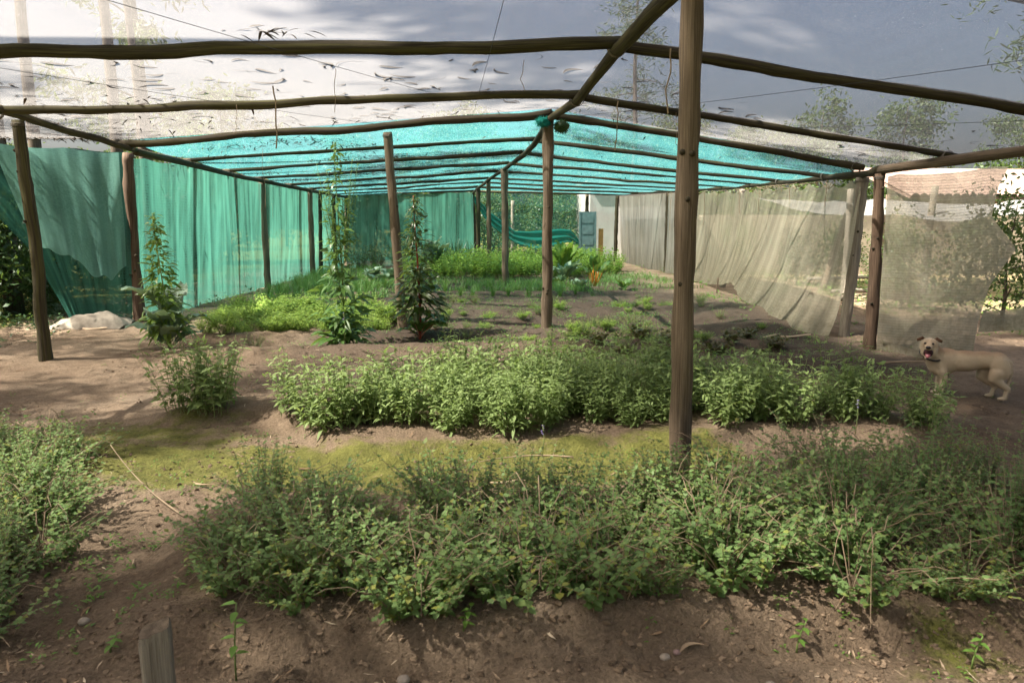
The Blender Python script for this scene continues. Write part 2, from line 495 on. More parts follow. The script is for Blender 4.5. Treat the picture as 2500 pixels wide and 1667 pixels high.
def height(x, y):
    x = np.asarray(x, float); y = np.asarray(y, float)
    near = sstep(60, 40, y) * sstep(-30, -15, x) * sstep(40, 20, x)
    h = 0.10 * (fbm(x * 0.45, y * 0.45, 3) - 0.45)
    h = h + 0.055 * (fbm(x * 2.1, y * 2.1, 3, 1) - 0.45)
    clod = fbm(x * 9, y * 9, 3, 2)
    h = h + 0.05 * (clod - 0.45) + 0.022 * (fbm(x * 23, y * 23, 2, 4) - 0.4) * sstep(14, 8, y)
    # first bed, raised with a crumbling front bank
    b = sstep(-0.10, 0.07, y - bed_front(x)) * sstep(3.95, 3.65, y) * sstep(-1.55, -1.2, x) * sstep(4.8, 4.3, x)
    h = h + 0.13 * b
    # sage bed
    fr = 4.72 + 1.0 * sstep(-0.6, -1.7, x)
    b2 = sstep(-0.15, 0.12, y - fr) * sstep(6.6, 6.3, y) * sstep(-2.7, -2.3, x) * sstep(4.4, 4.0, x)
    h = h + 0.09 * b2
    # furrows further back
    fur = np.sin(y * 2 * np.pi / 1.25) * sstep(7.2, 8.5, y) * sstep(24, 18, y) * sstep(-4.4, -3.6, x) * sstep(5.2, 4.2, x)
    h = h + 0.06 * fur
    # soil heap at the foot of the right netting
    h = h + 0.16 * np.exp(-((x - 5.2) / 1.0) ** 2 - ((y - 12.5) / 2.4) ** 2)
    return h * near


def build_ground():
    xs = np.concatenate([[-400, -200, -100, -60, -40, -30, -24, -18, -14, -11, -9], np.arange(-8, -4, 0.12), np.arange(-4, 5, 0.05), np.arange(5, 9, 0.11),
                         [9.3, 10, 11, 12.5, 14, 16, 19, 23, 28, 34, 42, 60, 100, 200, 400]])
    ys = np.concatenate([[-300, -100, -40, -15, -6, -3, -1, 0, 0.8, 1.3], np.arange(1.6, 6.5, 0.035), np.arange(6.5, 12, 0.06), np.arange(12, 22, 0.12), np.arange(22, 36, 0.3),
                         [37, 39, 42, 46, 52, 60, 75, 100, 150, 250, 500]])
    X, Y = np.meshgrid(xs, ys, indexing='ij')
    Z = height(X, Y)
    # moss and compost
    moss = np.exp(-((Y - 4.45 - 0.10 * np.maximum(-X, 0)) / 0.55) ** 2) * sstep(-4.5, -2.5, X) * sstep(2.6, 1.6, X)
    moss = np.maximum(moss, 0.75 * np.exp(-((X + 2.4) / 1.3) ** 2 - ((Y - 5.2) / 1.0) ** 2))
    moss = np.maximum(moss, 0.6 * np.exp(-((X - 2.2) / 1.5) ** 2 - ((Y - 2.2) / 0.35) ** 2))
    moss = np.maximum(moss, 0.55 * np.exp(-((X + 0.9) / 0.5) ** 2 - ((Y - 2.9) / 0.7) ** 2))
    moss = np.maximum(moss, 0.5 * np.exp(-((X - 1.0) / 3.0) ** 2 - ((Y - 8.6) / 0.8) ** 2))
    comp = np.exp(-((X - 4.0) / 1.6) ** 2 - ((Y - 11.2) / 2.8) ** 2)
    comp = np.maximum(comp, 0.8 * np.exp(-((X - 0.3) / 2.0) ** 2 - ((Y - 8.0) / 0.9) ** 2))
    comp = np.maximum(comp, 0.9 * np.exp(-((X + 3.0) / 1.4) ** 2 - ((Y - 15.5) / 1.6) ** 2))
    comp = np.maximum(comp, 0.97 * sstep(6.4, 7.4, Y) * sstep(26, 20, Y) * sstep(-3.0, -1.5, X) * sstep(6.2, 5.0, X))
    comp = np.maximum(comp, 0.8 * np.exp(-((X - 6.5) / 1.6) ** 2 - ((Y - 5.6) / 1.2) ** 2))
    out = np.maximum(np.maximum(sstep(-6.6, -8.0, X), sstep(1.2, 0.2, Y)), np.maximum(0.55 * sstep(8.5, 11, X), sstep(33, 35, Y)))
    moss = np.maximum(moss * (1 - out), out); comp = comp * (1 - out)
    tint = np.clip(0.5 + 0.5 * moss - 0.5 * comp, 0, 1)
    P = np.stack([X, Y, Z], -1)
    mb = MB(); mb.grid(P[:, ::-1][:, ::-1], None, tint)
    # grid orientation: make faces point up
    mb.f = [(f[:, ::-1], m) for f, m in mb.f]
    o = mb.build('ground', M['soil'])
    tag(o, 'brown bare soil floor with mossy paths and raised beds', None, None, 'structure')
    return o


ground = build_ground()
hz = lambda x, y: float(height(x, y))


def clods():
    mb = MB()
    n = 20000
    # icosahedron-like lumps
    t = (1 + 5 ** .5) / 2
    iv = unit(np.array([[-1, t, 0], [1, t, 0], [-1, -t, 0], [1, -t, 0], [0, -1, t], [0, 1, t], [0, -1, -t], [0, 1, -t], [t, 0, -1], [t, 0, 1], [-t, 0, -1], [-t, 0, 1]]))
    fi = np.array([[0, 11, 5], [0, 5, 1], [0, 1, 7], [0, 7, 10], [0, 10, 11], [1, 5, 9], [5, 11, 4], [11, 10, 2], [10, 7, 6], [7, 1, 8], [3, 9, 4], [3, 4, 2], [3, 2, 6], [3, 6, 8], [3, 8, 9], [4, 9, 5], [2, 4, 11], [6, 2, 10], [8, 6, 7], [9, 8, 1]])
    d = 2.0 + rng.random(n * 3) ** 1.4 * 12
    x = (rng.random(n * 3) * 2 - 1) * (0.85 * d + 0.3) + 0.08 * d
    y = d
    dens = fbm(x * 1.3, y * 1.3, 3, 4) + 0.25 * (np.abs(y - bed_front(x)) < 0.2) + 0.15 * (y < 2.7)
    keep = dens > 0.5
    x, y = x[keep][:n], y[keep][:n]
    n = len(x)
    r = 0.003 + 0.012 * rng.random(n) ** 6
    V = iv[None] * (r[:, None, None] * (0.45 + 0.95 * rng.random((n, 12, 1)))) * np.array([1.2, 1, 0.75])
    V = V + np.stack([x, y, height(x, y) + 0.2 * r], -1)[:, None]
    ti = np.repeat(rng.random(n) * 0.9 + (rng.random(n) > 0.985) * 0.1, 12)
    mb.add(V, [(fi[None] + (np.arange(n) * 12)[:, None, None]).reshape(-1, 3)], None, ti)
    o = mb.build('soil_clods', M['clod'], None, False)
    tag(o, 'crumbled soil clods and small stones strewn over the ground', None, None, 'stuff')


clods()

# ------------------------------------------------------------------ shade house frame
LEAVE = np.array([(-4.75, 2.4, 2.80), (-4.8, 5.3, 2.80), (-4.65, 7.8, 2.83), (-4.89, 9.6, 2.84), (-4.98, 11.6, 2.83), (-4.96, 13.9, 2.83), (-5.0, 17.4, 2.83),
                  (-4.78, 20.2, 2.82), (-4.55, 23.0, 2.80), (-4.3, 25.5, 2.80), (-4.1, 27.6, 2.82)])
REAVE = np.array([(5.6, 2.4, 2.30), (5.62, 5.0, 2.33), (5.62, 6.5, 2.34), (5.52, 8.62, 2.33), (5.84, 9.57, 2.34), (6.43, 12.66, 2.45), (7.4, 17.8, 2.63), (7.6, 24.1, 2.85), (7.75, 32.3, 3.1)])
RIDGE = np.array([(1.44, 2.4, 3.16), (1.44, 4.0, 3.17), (1.44, 5.2, 3.20), (1.45, 6.2, 3.21), (1.46, 8.2, 3.13), (1.43, 10.3, 3.24), (1.5, 12.9, 3.18), (1.5, 15.3, 3.2), (1.44, 18.2, 3.24),
                  (1.32, 21.0, 3.25), (1.2, 23.9, 3.25), (1.12, 26.2, 3.25), (1.02, 29.0, 3.25), (0.98, 32.6, 3.25)])


def along(poly, y):
    return np.array([np.interp(y, poly[:, 1], poly[:, k]) if k != 1 else y for k in range(3)])


def wobble(a, b, n, amp, seed):
    t = np.linspace(0, 1, n)[:, None]
    p = np.asarray(a, float) * (1 - t) + np.asarray(b, float) * t
    d = unit(np.asarray(b, float) - np.asarray(a, float))
    s = np.cross(d, [0, 0, 1.0]); s = unit(s) if np.linalg.norm(s) > .1 else np.array([1.0, 0, 0])
    u = np.cross(s, d)
    L = np.linalg.norm(np.asarray(b, float) - np.asarray(a, float))
    e = np.sin(np.pi * t[:, 0]) ** 0.5
    o1 = (fbm(t[:, 0] * L * 0.7 + seed * 7.7, seed * 1.3, 3, 1) - 0.44) * amp * e
    o2 = (fbm(t[:, 0] * L * 0.7 + seed * 3.1, seed * 2.9 + 40, 3, 3) - 0.44) * amp * e
    return p + s * o1[:, None] + u * o2[:, None]


def taper(n, r0, r1, seed, lump=0.12):
    t = np.linspace(0, 1, n)
    return (r0 * (1 - t) + r1 * t) * (1 + lump * (fbm(t * 9 + seed * 5.3, seed + 0.5, 2, 2) - 0.4) * 2)


frame = empty('shade_house_frame', (0, 0, 0), 'rough wooden pole frame of a long shade house with ridge and rafters', 'shade house')


def pole(name, a, b, r0, r1, mat, seed, amp=0.06, sides=12, n=28, label=None, parent=frame):
    o = MB().tube(wobble(a, b, n, amp, seed), taper(n, r0, r1, seed), sides, lump=0.17).build(name, mat, parent)
    if label: o['label'] = label
    return o


# posts: (base x, base y, top x, top z, base radius, top radius, material, wobble, label)
posts = [
    (1.41, 4.01, 1.36, 3.13, 0.066, 0.060, 'post', 0.03, 'thick grey-brown post standing nearest the camera under the ridge'),
    (1.43, 10.38, 1.42, 3.16, 0.088, 0.080, 'post', 0.03, 'brown ridge post beside the bare furrows'),
    (-0.81, 11.13, -0.99, 3.05, 0.082, 0.068, 'post', 0.09, 'pale crooked post that stops short beneath the teal roof'),
    (-4.92, 8.55, -4.93, 2.80, 0.075, 0.062, 'pole_green', 0.14, 'pale crooked bark-covered post at the open front corner'),
    (-5.40, 12.16, -5.34, 2.80, 0.10, 0.085, 'post_red', 0.14, 'reddish post between the torn net and the long green wall'),
    (-4.98, 18.86, -4.99, 2.78, 0.085, 0.075, 'post', 0.05, None),
    (-4.61, 22.95, -4.56, 2.76, 0.085, 0.08, 'post', 0.05, None),
    (-4.55, 24.0, -4.44, 2.76, 0.07, 0.06, 'pole', 0.05, None),
    (-4.36, 25.8, -4.3, 2.76, 0.08, 0.07, 'pole', 0.06, None),
    (1.45, 19.0, 1.42, 3.16, 0.10, 0.095, 'post', 0.03, None),
    (1.27, 24.0, 1.25, 3.18, 0.085, 0.08, 'post', 0.08, None),
    (1.05, 28.9, 1.08, 3.18, 0.095, 0.09, 'pole', 0.05, None),
    (1.05, 32.6, 0.95, 3.18, 0.10, 0.095, 'pole', 0.05, None),
    (5.58, 8.62, 5.51, 2.28, 0.085, 0.062, 'post_red', 0.05, 'split reddish post carrying the eave beside the dog'),
    (5.76, 9.57, 5.86, 2.30, 0.075, 0.085, 'grey_wood', 0.05, 'grey post seen through the cream net'),
    (7.16, 17.8, 7.62, 2.58, 0.085, 0.075, 'grey_wood', 0.06, 'leaning grey post behind the cream net'),
    (7.62, 24.1, 7.6, 2.80, 0.08, 0.07, 'pole', 0.06, None),
    (7.67, 32.1, 7.7, 3.04, 0.09, 0.085, 'pole', 0.04, None),
    (6.3, 32.4, 6.33, 3.10, 0.085, 0.08, 'pole', 0.04, None),
]
for i, (bx, by, tx, tz, r0, r1, mt, am, lb) in enumerate(posts):
    z0 = hz(bx, by) - 0.25
    o = pole('post', (bx, by, z0), (tx, by + (0.0 if i else 0.0), tz), r0, r1, M[mt], i * 1.7 + 1, am, 14, 26, lb)
# knot and peeling bark on the two front posts
kn = MB()
for (px, py, pz, rr) in ((1.385, 4.01 - 0.055, 2.02, 0.02), (1.44, 10.3, 1.9, 0.02), (5.53, 8.55, 2.1, 0.018)):
    kn = MB().tube([(px, py + 0.02, pz), (px - 0.005, py - 0.012, pz - 0.004), (px - 0.008, py - 0.02, pz - 0.006)], [rr, rr * 0.9, rr * 0.4], 8)
    kn.build('knot', M['pole'], frame)

# long poles
MB().tube(np.vstack([wobble(RIDGE[i], RIDGE[i + 1], 6, 0.05, i + 3)[:-1] for i in range(0, 5)] + [RIDGE[5]]) - [0, 0, 0.09],
          taper(26, 0.062, 0.05, 4, 0.16), 12, lump=0.12).build('ridge_pole', M['pole_green'], frame)
MB().tube(np.vstack([wobble(RIDGE[i], RIDGE[i + 1], 5, 0.05, i + 31)[:-1] for i in range(5, 13)] + [RIDGE[13]]) - [0, 0, 0.10],
          taper(33, 0.055, 0.05, 9, 0.16), 10, lump=0.12).build('ridge_pole', M['pole'], frame)
MB().tube(np.vstack([wobble(LEAVE[i], LEAVE[i + 1], 6, 0.06, i + 61)[:-1] for i in range(0, 4)] + [LEAVE[4]]) - [0, 0, 0.03], taper(21, 0.055, 0.045, 3, 0.14), 10,
          lump=0.1).build('eave_pole', M['pole_green'], frame)
MB().tube(np.vstack([wobble(LEAVE[i], LEAVE[i + 1], 5, 0.06, i + 71)[:-1] for i in range(4, 10)] + [LEAVE[10]]) - [0, 0, 0.05], taper(25, 0.06, 0.05, 5, 0.14), 10,
          lump=0.1).build('eave_pole', M['pole'], frame)
MB().tube(np.vstack([wobble(REAVE[i], REAVE[i + 1], 6, 0.05, i + 81)[:-1] for i in range(0, 3)] + [REAVE[3]]), taper(16, 0.05, 0.058, 3, 0.12), 12,
          lump=0.08).build('eave_pole', M['post'], frame)
MB().tube(np.vstack([wobble(REAVE[i], REAVE[i + 1], 8, 0.07, i + 91)[:-1] for i in range(3, 8)] + [REAVE[8]]), taper(36, 0.055, 0.045, 3, 0.2), 10,
          lump=0.14).build('eave_pole', M['pole'], frame)

# rafters: left eave, ridge, right eave, radius
RAFT = [
    ((-4.75, 2.6, 2.82), (1.44, 2.8, 3.20), (5.6, 2.6, 2.40), 0.05),
    ((-4.8, 5.35, 2.79), (1.45, 6.2, 3.25), (5.62, 5.3, 2.42), 0.050),
    ((-4.70, 7.8, 2.84), (1.46, 8.2, 3.17), (5.66, 7.6, 2.44), 0.044),
    ((-4.95, 11.4, 2.93), (1.43, 10.3, 3.30), (5.86, 9.75, 2.52), 0.056),
    ((-4.96, 13.9, 2.90), (1.5, 12.9, 3.24), (6.12, 11.05, 2.47), 0.042),
    ((-4.99, 16.3, 2.90), (1.5, 15.3, 3.26), (6.62, 13.7, 2.56), 0.042),
    ((-4.90, 18.6, 2.90), (1.44, 18.2, 3.30), (7.05, 15.9, 2.64), 0.042),
    ((-4.70, 21.0, 2.88), (1.32, 21.0, 3.31), (7.42, 18.6, 2.74), 0.04),
    ((-4.55, 23.2, 2.87), (1.2, 23.9, 3.31), (7.52, 21.8, 2.85), 0.04),
    ((-4.35, 25.0, 2.87), (1.12, 26.2, 3.31), (7.60, 24.6, 2.95), 0.04),
    ((-4.25, 26.4, 2.88), (1.02, 29.0, 3.31), (7.68, 28.2, 3.05), 0.05),
    ((-4.1, 27.6, 2.88), (0.98, 32.4, 3.31), (7.75, 32.2, 3.15), 0.05),
]
for i, (a, b, c, r) in enumerate(RAFT):
    if i == 0:
        continue
    mt = M['pole_green'] if i < 3 else M['pole']
    a2 = np.array(a) + np.array([-0.15, 0, 0]); dz = np.array([0, 0, -r - 0.005])
    bb = np.array(b)
    pole('rafter', a2 + dz, bb + dz + [0.04, 0, 0], r * 0.95, r * 1.1, mt, i * 2.3 + 50, 0.16, 12, 44)
    pole('rafter', bb + dz + [0.03, 0.09, -0.012], np.array(c) + dz + [0.12, 0, 0], r * 1.0, r * 0.85, M['pole'], i * 3.1 + 90, 0.09, 12, 40)

# wire and cord lashings where poles cross
M['lash'] = plain('lashing_cord', (0.16, 0.14, 0.12), .8)
def lashing(c, r, axis, turns=4, w=.05):
    t = np.linspace(0, turns * 2 * np.pi, turns * 14); u = unit(np.cross(axis, [0.3, 0.2, 1.0])); v_ = np.cross(unit(np.array(axis, float)), u)
    p = np.array(c) + r * (np.cos(t)[:, None] * u + np.sin(t)[:, None] * v_) + unit(np.array(axis, float)) * ((t / t[-1] - .5) * w)[:, None]
    MB().tube(p, .0035, 4).build('lashing', M['lash'], frame)
for i in (1, 2, 3, 4, 5):
    a, b, c, r = RAFT[i]
    lashing(np.array(b) + [0.0, 0, -.10], .085, (0, 1, 0)); lashing(np.array(a) + [0, 0, -r - .02], .075, (0, 1, 0)); lashing(np.array(c) + [0, 0, -r - .01], .075, (0, 1, 0))
for (bx, by, tx, tz, r0, r1, mt, am, lb) in posts:
    if lb:
        lashing((tx, by, tz - .05), r1 * 1.12, (0, 0, 1), 3, .04)
        for q in range(3):
            z_ = random.uniform(.5, tz - .3); f_ = z_ / tz; th = random.uniform(3.6, 5.8); rr_ = (r0 * (1 - f_) + r1 * f_)
            cx = bx + (tx - bx) * f_; d_ = np.array([math.cos(th), math.sin(th), .2])
            MB().tube([np.array([cx, by, z_]) + d_ * rr_ * .6, np.array([cx, by, z_]) + d_ * (rr_ * 1.05), np.array([cx, by, z_]) + d_ * (rr_ * 1.22)], [.024, .017, .006], 8).build('knot', M['pole'], frame)

# ------------------------------------------------------------------ nets
def roof_point(i0, u, f):
    pass


def roof_sheet(name, rows, mat, uL, uR, nu, nv, sag, extraL=0.0, extraR=0.0, seed=0):
    """sheet over the rafters listed in rows; left overhang extraL, right overhang extraR (metres)"""
    ctrl = []
    for (a, b, c, r) in rows:
        a, b, c = np.array(a), np.array(b), np.array(c)
        o = [a, b, c]
        dl = unit(a - b); dr = unit(c - b)
        ln = [a + dl * extraL * [1, 1, 0] + [0, 0, 0.06 * (extraL > 0)], a, b, c, c + dr * extraR]
        ctrl.append(ln)
    ctrl = np.array(ctrl)                     # rows, 5, 3
    nr = len(ctrl)
    us = np.concatenate([np.linspace(0, 1, max(2, int(nu * 0.2)), endpoint=False) if extraL > 0 else np.array([]),
                         np.linspace(1, 2, nu, endpoint=False), np.linspace(2, 3, nu, endpoint=(extraR == 0)),
                         np.linspace(3, 4, max(3, int(nu * 0.12))) if extraR > 0 else np.array([])])
    vs = np.linspace(0, nr - 1, (nr - 1) * nv + 1)
    P = np.zeros((len(us), len(vs), 3))
    for i, u in enumerate(us):
        k = min(int(u), 3); f = u - k
        line = ctrl[:, k] * (1 - f) + ctrl[:, k + 1] * f
        for ax in range(3):
            P[i, :, ax] = np.interp(vs, np.arange(nr), line[:, ax])
    fr = vs - np.floor(vs)
    bay = 4 * fr * (1 - fr)
    X, Y = P[..., 0], P[..., 1]
    P[..., 2] -= sag * bay[None, :] * (0.5 + 1.0 * fbm(X * 0.5 + seed, Y * 0.3, 3, 1))
    P[..., 2] += 0.010 * (fbm(X * 3, Y * 2.2, 3, 2) - 0.5) + 0.004
    co = np.stack([X, Y, 0 * X], -1)
    mb = MB(); mb.grid(P, co)
    return mb.build(name, mat), P


def sheet_at(P, u, v):
    """point on the sheet in index space"""
    i = int(np.clip(u, 0, P.shape[0] - 2)); j = int(np.clip(v, 0, P.shape[1] - 2))
    fu, fv = np.clip(u - i, 0, 1), np.clip(v - j, 0, 1)
    return (P[i, j] * (1 - fu) + P[i + 1, j] * fu) * (1 - fv) + (P[i, j + 1] * (1 - fu) + P[i + 1, j + 1] * fu) * fv


back0 = ((-4.7, -0.6, 2.82), (1.44, -0.4, 3.20), (5.6, -0.6, 2.40), 0.05)
g_o, GREY = roof_sheet('grey_roof_net', [back0] + RAFT[:4], M['net_grey'], 0, 4, 46, 12, 0.05, 3.2, 0.35, 3)
tag(g_o, 'grey-white translucent shade cloth roof over the front bays with fallen leaves', 'shade net')
t_o, TEAL = roof_sheet('teal_roof_net', RAFT[3:], M['net_teal_roof'], 0, 4, 46, 8, 0.07, 0.0, 0.12, 9)
TEALP = t_o
t_o.location.z = -0.006
tag(t_o, 'bright teal shade cloth roof over the rear bays', 'shade net')


def hung_net(name, top, bottom, mat, nu, nv, fold=0.06, freq=2.2, seed=0, label=None, edgeL=None, edgeR=None, bulge=0.0, billow=0.0, scallop=0.05, ragged=0.08):
    """net hung from a top polyline down to a bottom polyline"""
    top = np.asarray(top, float); bottom = np.asarray(bottom, float)

    def res(poly, n):
        d = np.concatenate([[0], np.cumsum(np.linalg.norm(np.diff(poly, axis=0), axis=1))]); d /= d[-1]
        t = np.linspace(0, 1, n)
        return np.stack([np.interp(t, d, poly[:, k]) for k in range(3)], -1), t
    T, t = res(top, nu); Bm, _ = res(bottom, nu)
    v = np.linspace(0, 1, nv)
    P = T[:, None] * (1 - v)[None, :, None] + Bm[:, None] * v[None, :, None]
    if edgeL is not None or edgeR is not None:
        sh = np.zeros((nu, nv))
        if edgeR is not None: sh += (t[:, None] ** 2) * np.interp(v, *edgeR)[None, :]
        if edgeL is not None: sh += ((1 - t)[:, None] ** 2) * np.interp(v, *edgeL)[None, :]
        P += (unit(T[-1] - T[0]))[None, None] * sh[..., None]
    dirv = unit(np.gradient(T, axis=0)); nrm = np.cross(dirv, [0, 0, 1.0]); nrm = unit(nrm)
    L = np.linalg.norm(np.diff(top, axis=0), axis=1).sum()
    s = t * L
    ff = (fbm(s[:, None] * freq + seed, v[None, :] * 0.8 + seed, 3, 1) - 0.45) * fold * (0.25 + 0.75 * v[None, :])
    ff = ff + bulge * np.sin(np.pi * v)[None, :] * np.ones((nu, 1))
    ff = ff + billow * (v[None, :] ** 3) * (0.3 + 1.2 * fbm(s[:, None] * .8 + seed, 0.3, 2, 3))
    ff = ff + 0.05 * (fbm(s[:, None] * 5.0 + seed + v[None, :] * 1.5, v[None, :] * 1.2 + seed, 2, 4) - .4)      # fine creases
    P = P + nrm[:, None] * ff[..., None]
    P[..., 2] += ragged * (fbm(s * 2.6 + seed, 4.4, 3, 1) - .45)[:, None] * v[None, :] ** 2
    P[..., 2] -= scallop * (np.abs(np.sin(s * 3.3 + seed)) * (0.4 + fbm(s * 1.3 + seed, 1.7, 2, 2)))[:, None] * (1 - v)[None, :] ** 2
    H = float(np.mean(T[:, 2] - Bm[:, 2]))
    co = np.stack([np.broadcast_to(s[:, None], (nu, nv)), np.broadcast_to((1 - v)[None] * H, (nu, nv)), np.full((nu, nv), seed * 3.0)], -1)
    mb = MB(); mb.grid(P, co)
    o = mb.build(name, mat)
    if label: tag(o, label, 'shade net')
    return o, P


# long green wall on the left
topL = [(-5.30, 12.2, 2.76)] + [tuple(p - [0.07, 0, 0.05]) for p in LEAVE[5:]]
botL = [(-5.42, 12.2, -0.02), (-5.15, 15, -0.02), (-5.1, 18.8, -0.02), (-4.75, 22.9, -0.02), (-4.45, 25.5, -0.02), (-4.25, 27.6, -0.02)]
hung_net('green_wall_net', topL, botL, M['net_green'], 260, 24, 0.34, 1.9, 5, 'long teal-green net wall hanging along the left row of posts')
# torn front panel set across the corner
torn, _ = hung_net('torn_green_net', [(-8.2, 11.8, 2.94), (-5.30, 12.12, 2.84)], [(-7.3, 11.6, -0.02), (-5.48, 12.10, -0.02)], M['net_green'], 50, 30, 0.12, 1.6, 15,
                   'torn green net panel facing the camera at the left front corner', edgeL=([0, .12, .3, .55, 1], [-0.1, -0.2, 0.45, 0.85, 1.1]))
# folded flap over the torn panel
ft = np.array([(-7.15, 11.68, 2.90), (-5.40, 11.98, 2.82)]); fb = np.array([(-6.62, 11.5, 1.34), (-6.1, 11.55, 1.05), (-5.62, 11.8, 0.72), (-5.42, 11.92, 0.92)])
flap, _ = hung_net('net_flap', ft, fb, M['net_green_flap'], 70, 40, 0.30, 2.2, 25, None, ragged=0.5)
flap.parent = torn
flap['label'] = 'loose double-layer flap hanging over the torn green net'
# rear wall, left half
hung_net('rear_green_net', [(-4.12, 27.5, 2.84), (0.98, 32.5, 3.22)], [(-4.22, 27.5, -0.02), (1.0, 32.5, -0.02)], M['net_green'], 60, 16, 0.14, 1.2, 35,
         'plain dark green net closing the left half of the far end')
hung_net('thin_rear_net', [(1.0, 32.62, 3.22), (7.7, 32.42, 3.08)], [(1.0, 32.62, 0.0), (7.7, 32.42, 0.0)], M['net_green_open'], 60, 16, 0.10, 1.2, 45,
         'thin see-through green net closing the far end right of the ridge')
# sagging swag in the thin rear net
sw_t = np.array([(1.02, 32.3, 3.05), (1.8, 32.25, 2.25), (2.9, 32.2, 1.42), (3.6, 32.2, 1.40), (5.0, 32.2, 1.52), (5.5, 32.2, 1.48), (6.4, 32.2, 0.55)])
sw_b = np.array([(1.02, 32.25, 2.7), (1.7, 32.1, 1.7), (2.9, 32.0, 0.85), (3.8, 31.9, 0.52), (4.8, 32.0, 0.72), (5.4, 32.1, 0.9), (6.4, 32.15, 0.5)])
nu, nv = 60, 18
tt = np.linspace(0, 1, nu)
def rs(poly):
    d = np.concatenate([[0], np.cumsum(np.linalg.norm(np.diff(poly, axis=0), axis=1))]); d /= d[-1]
    return np.stack([np.interp(tt, d, poly[:, k]) for k in range(3)], -1)
A_, B_ = rs(sw_t), rs(sw_b); vv = np.linspace(0, 1, nv)
PS = A_[:, None] * (1 - vv)[None, :, None] + B_[:, None] * vv[None, :, None]
PS[..., 1] -= 0.07 * np.sin(vv * 5 * np.pi)[None] * np.ones((nu, 1))
MBs = MB(); MBs.grid(PS); tag(MBs.build('sagging_net', M['net_swag']), 'dark green net sagging in gathered folds across the far end', 'shade net')

# cream net along the right row
topR = [tuple(p - [0.0, 0, 0.06]) for p in np.array([(5.80, 9.45, 2.34), (6.43, 12.66, 2.45), (7.4, 17.8, 2.63), (7.55, 22.5, 2.79)])]
botR = [(5.72, 9.40, 0.02), (5.45, 9.9, 0.03), (5.55, 11.0, 0.06), (6.0, 13.0, 0.14), (6.75, 15.6, 0.32), (7.0, 16.6, 0.18), (7.3, 18.5, 0.03), (7.65, 22.5, 0.0)]
hung_net('cream_wall_net', topR, botR, M['net_cream'], 150, 40, 0.42, 1.0, 55, 'long stained cream net sagging along the right row of posts', billow=-0.35, scallop=0.12)
hung_net('white_wall_net', [(7.56, 22.6, 2.76), (7.7, 31.6, 3.0)], [(7.6, 22.6, 0.0), (7.75, 31.6, 0.0)], M['net_white'], 60, 20, 0.5, 0.9, 65,
         'whitish net curtain at the far end of the right row')
# near cream panel beside the dog
hung_net('cream_corner_net', [(5.58, 8.55, 2.26), (6.52, 7.80, 2.32)], [(5.60, 8.5, -0.02), (6.55, 7.83, -0.02)], M['net_cream_panel'], 60, 50, 0.10, 2.0, 75,
         'cream mesh panel with ragged curved edge hanging behind the dog', edgeR=([0, .1, .25, .42, .6, .8, 1], [0.05, -0.03, -0.06, 0.22, 0.0, -0.08, -0.10]))
# strip that trails along the ground from that post
hung_net('trailing_net', [(5.62, 8.46, 0.14), (5.9, 8.0, 0.10), (6.1, 7.3, 0.06)], [(5.60, 8.3, 0.0), (5.7, 7.8, 0.02), (5.75, 7.2, 0.03)], M['net_cream'], 30, 8, 0.05, 3, 85,
         'narrow rolled hem of cream net trailing on the soil behind the dog')
hung_net('low_side_net', [(6.5, 7.85, 0.62), (8.0, 7.95, 0.66), (10.5, 8.4, 0.72)], [(6.5, 7.85, 0.3), (8.0, 7.9, 0.34), (10.5, 8.3, 0.4)], M['net_cream'], 30, 8, 0.12, 2, 95,
         'low drooping band of cream net outside at the right edge')


# ------------------------------------------------------------------ leaf litter on the roof
def litter_mesh(kind, seed):
    """a curled, pointed leaf (or thin twig) resting on the cloth, bowed up from it"""
    r = np.random.default_rng(seed); mb = MB()
    L = r.uniform(.15, .23) if kind != 'twig' else .28
    n = 9
    s = np.linspace(0, 1, n)
    bend = r.uniform(0.2, 1.1) * (1 if seed % 2 else -1)
    x = L * (s - .5); y = bend * 0.28 * L * ((s - .5) * 2) ** 2
    wd = (r.uniform(.026, .042) if kind != 'twig' else 0.006) * np.sin(np.pi * np.clip(s ** .8 * 0.94 + 0.05, 0, 1)) ** 0.9 + 0.0015
    z = 0.0015 + r.uniform(.0, .012) * (s ** 2 if seed % 3 else np.sin(np.pi * s) ** 2)
    tw = r.uniform(-.6, .6) * (s - .3)
    P = np.stack([np.stack([x, y - wd / 2 * np.cos(tw), z - wd / 2 * np.sin(tw) + wd * .3], -1), np.stack([x, y, z], -1), np.stack([x, y + wd / 2 * np.cos(tw), z + wd / 2 * np.sin(tw) + wd * .3], -1)], 1)
    P[..., 2] -= min(0, P[..., 2].min()) - .001
    mb.grid(P, None, r.random())
    return mb.mesh('fallen_leaf', M['leaf_dead'])


LIT = [litter_mesh('leaf' if k < 7 else 'twig', k + 1) for k in range(10)]
gi, gj = GREY.shape[:2]
cnt = 0
placed = 0
for k in range(900):
    u = random.uniform(1, gi - 3); v = random.uniform(26, gj - 2)
    p = sheet_at(GREY, u, v)
    if p[1] < 3.0 or p[0] < -7.4 or p[0] > 5.9:
        continue
    pr = 0.95 if p[0] < 0.5 else (0.4 if p[0] < 2 else 0.2)
    if random.random() > pr:
        continue
    o = link('fallen_leaf', random.choice(LIT), None, (p[0], p[1], p[2] + 0.002), random.uniform(0, 6.28), random.uniform(0.55, 1.35))
    side = 'left slope' if p[0] < 1.44 else 'right slope'
    tag(o, 'dark curled fallen leaf lying on the %s of the grey roof net' % side, 'leaf', 'fallen leaves on the %s of the grey net' % side)
    placed += 1
    if placed >= 290:
        break


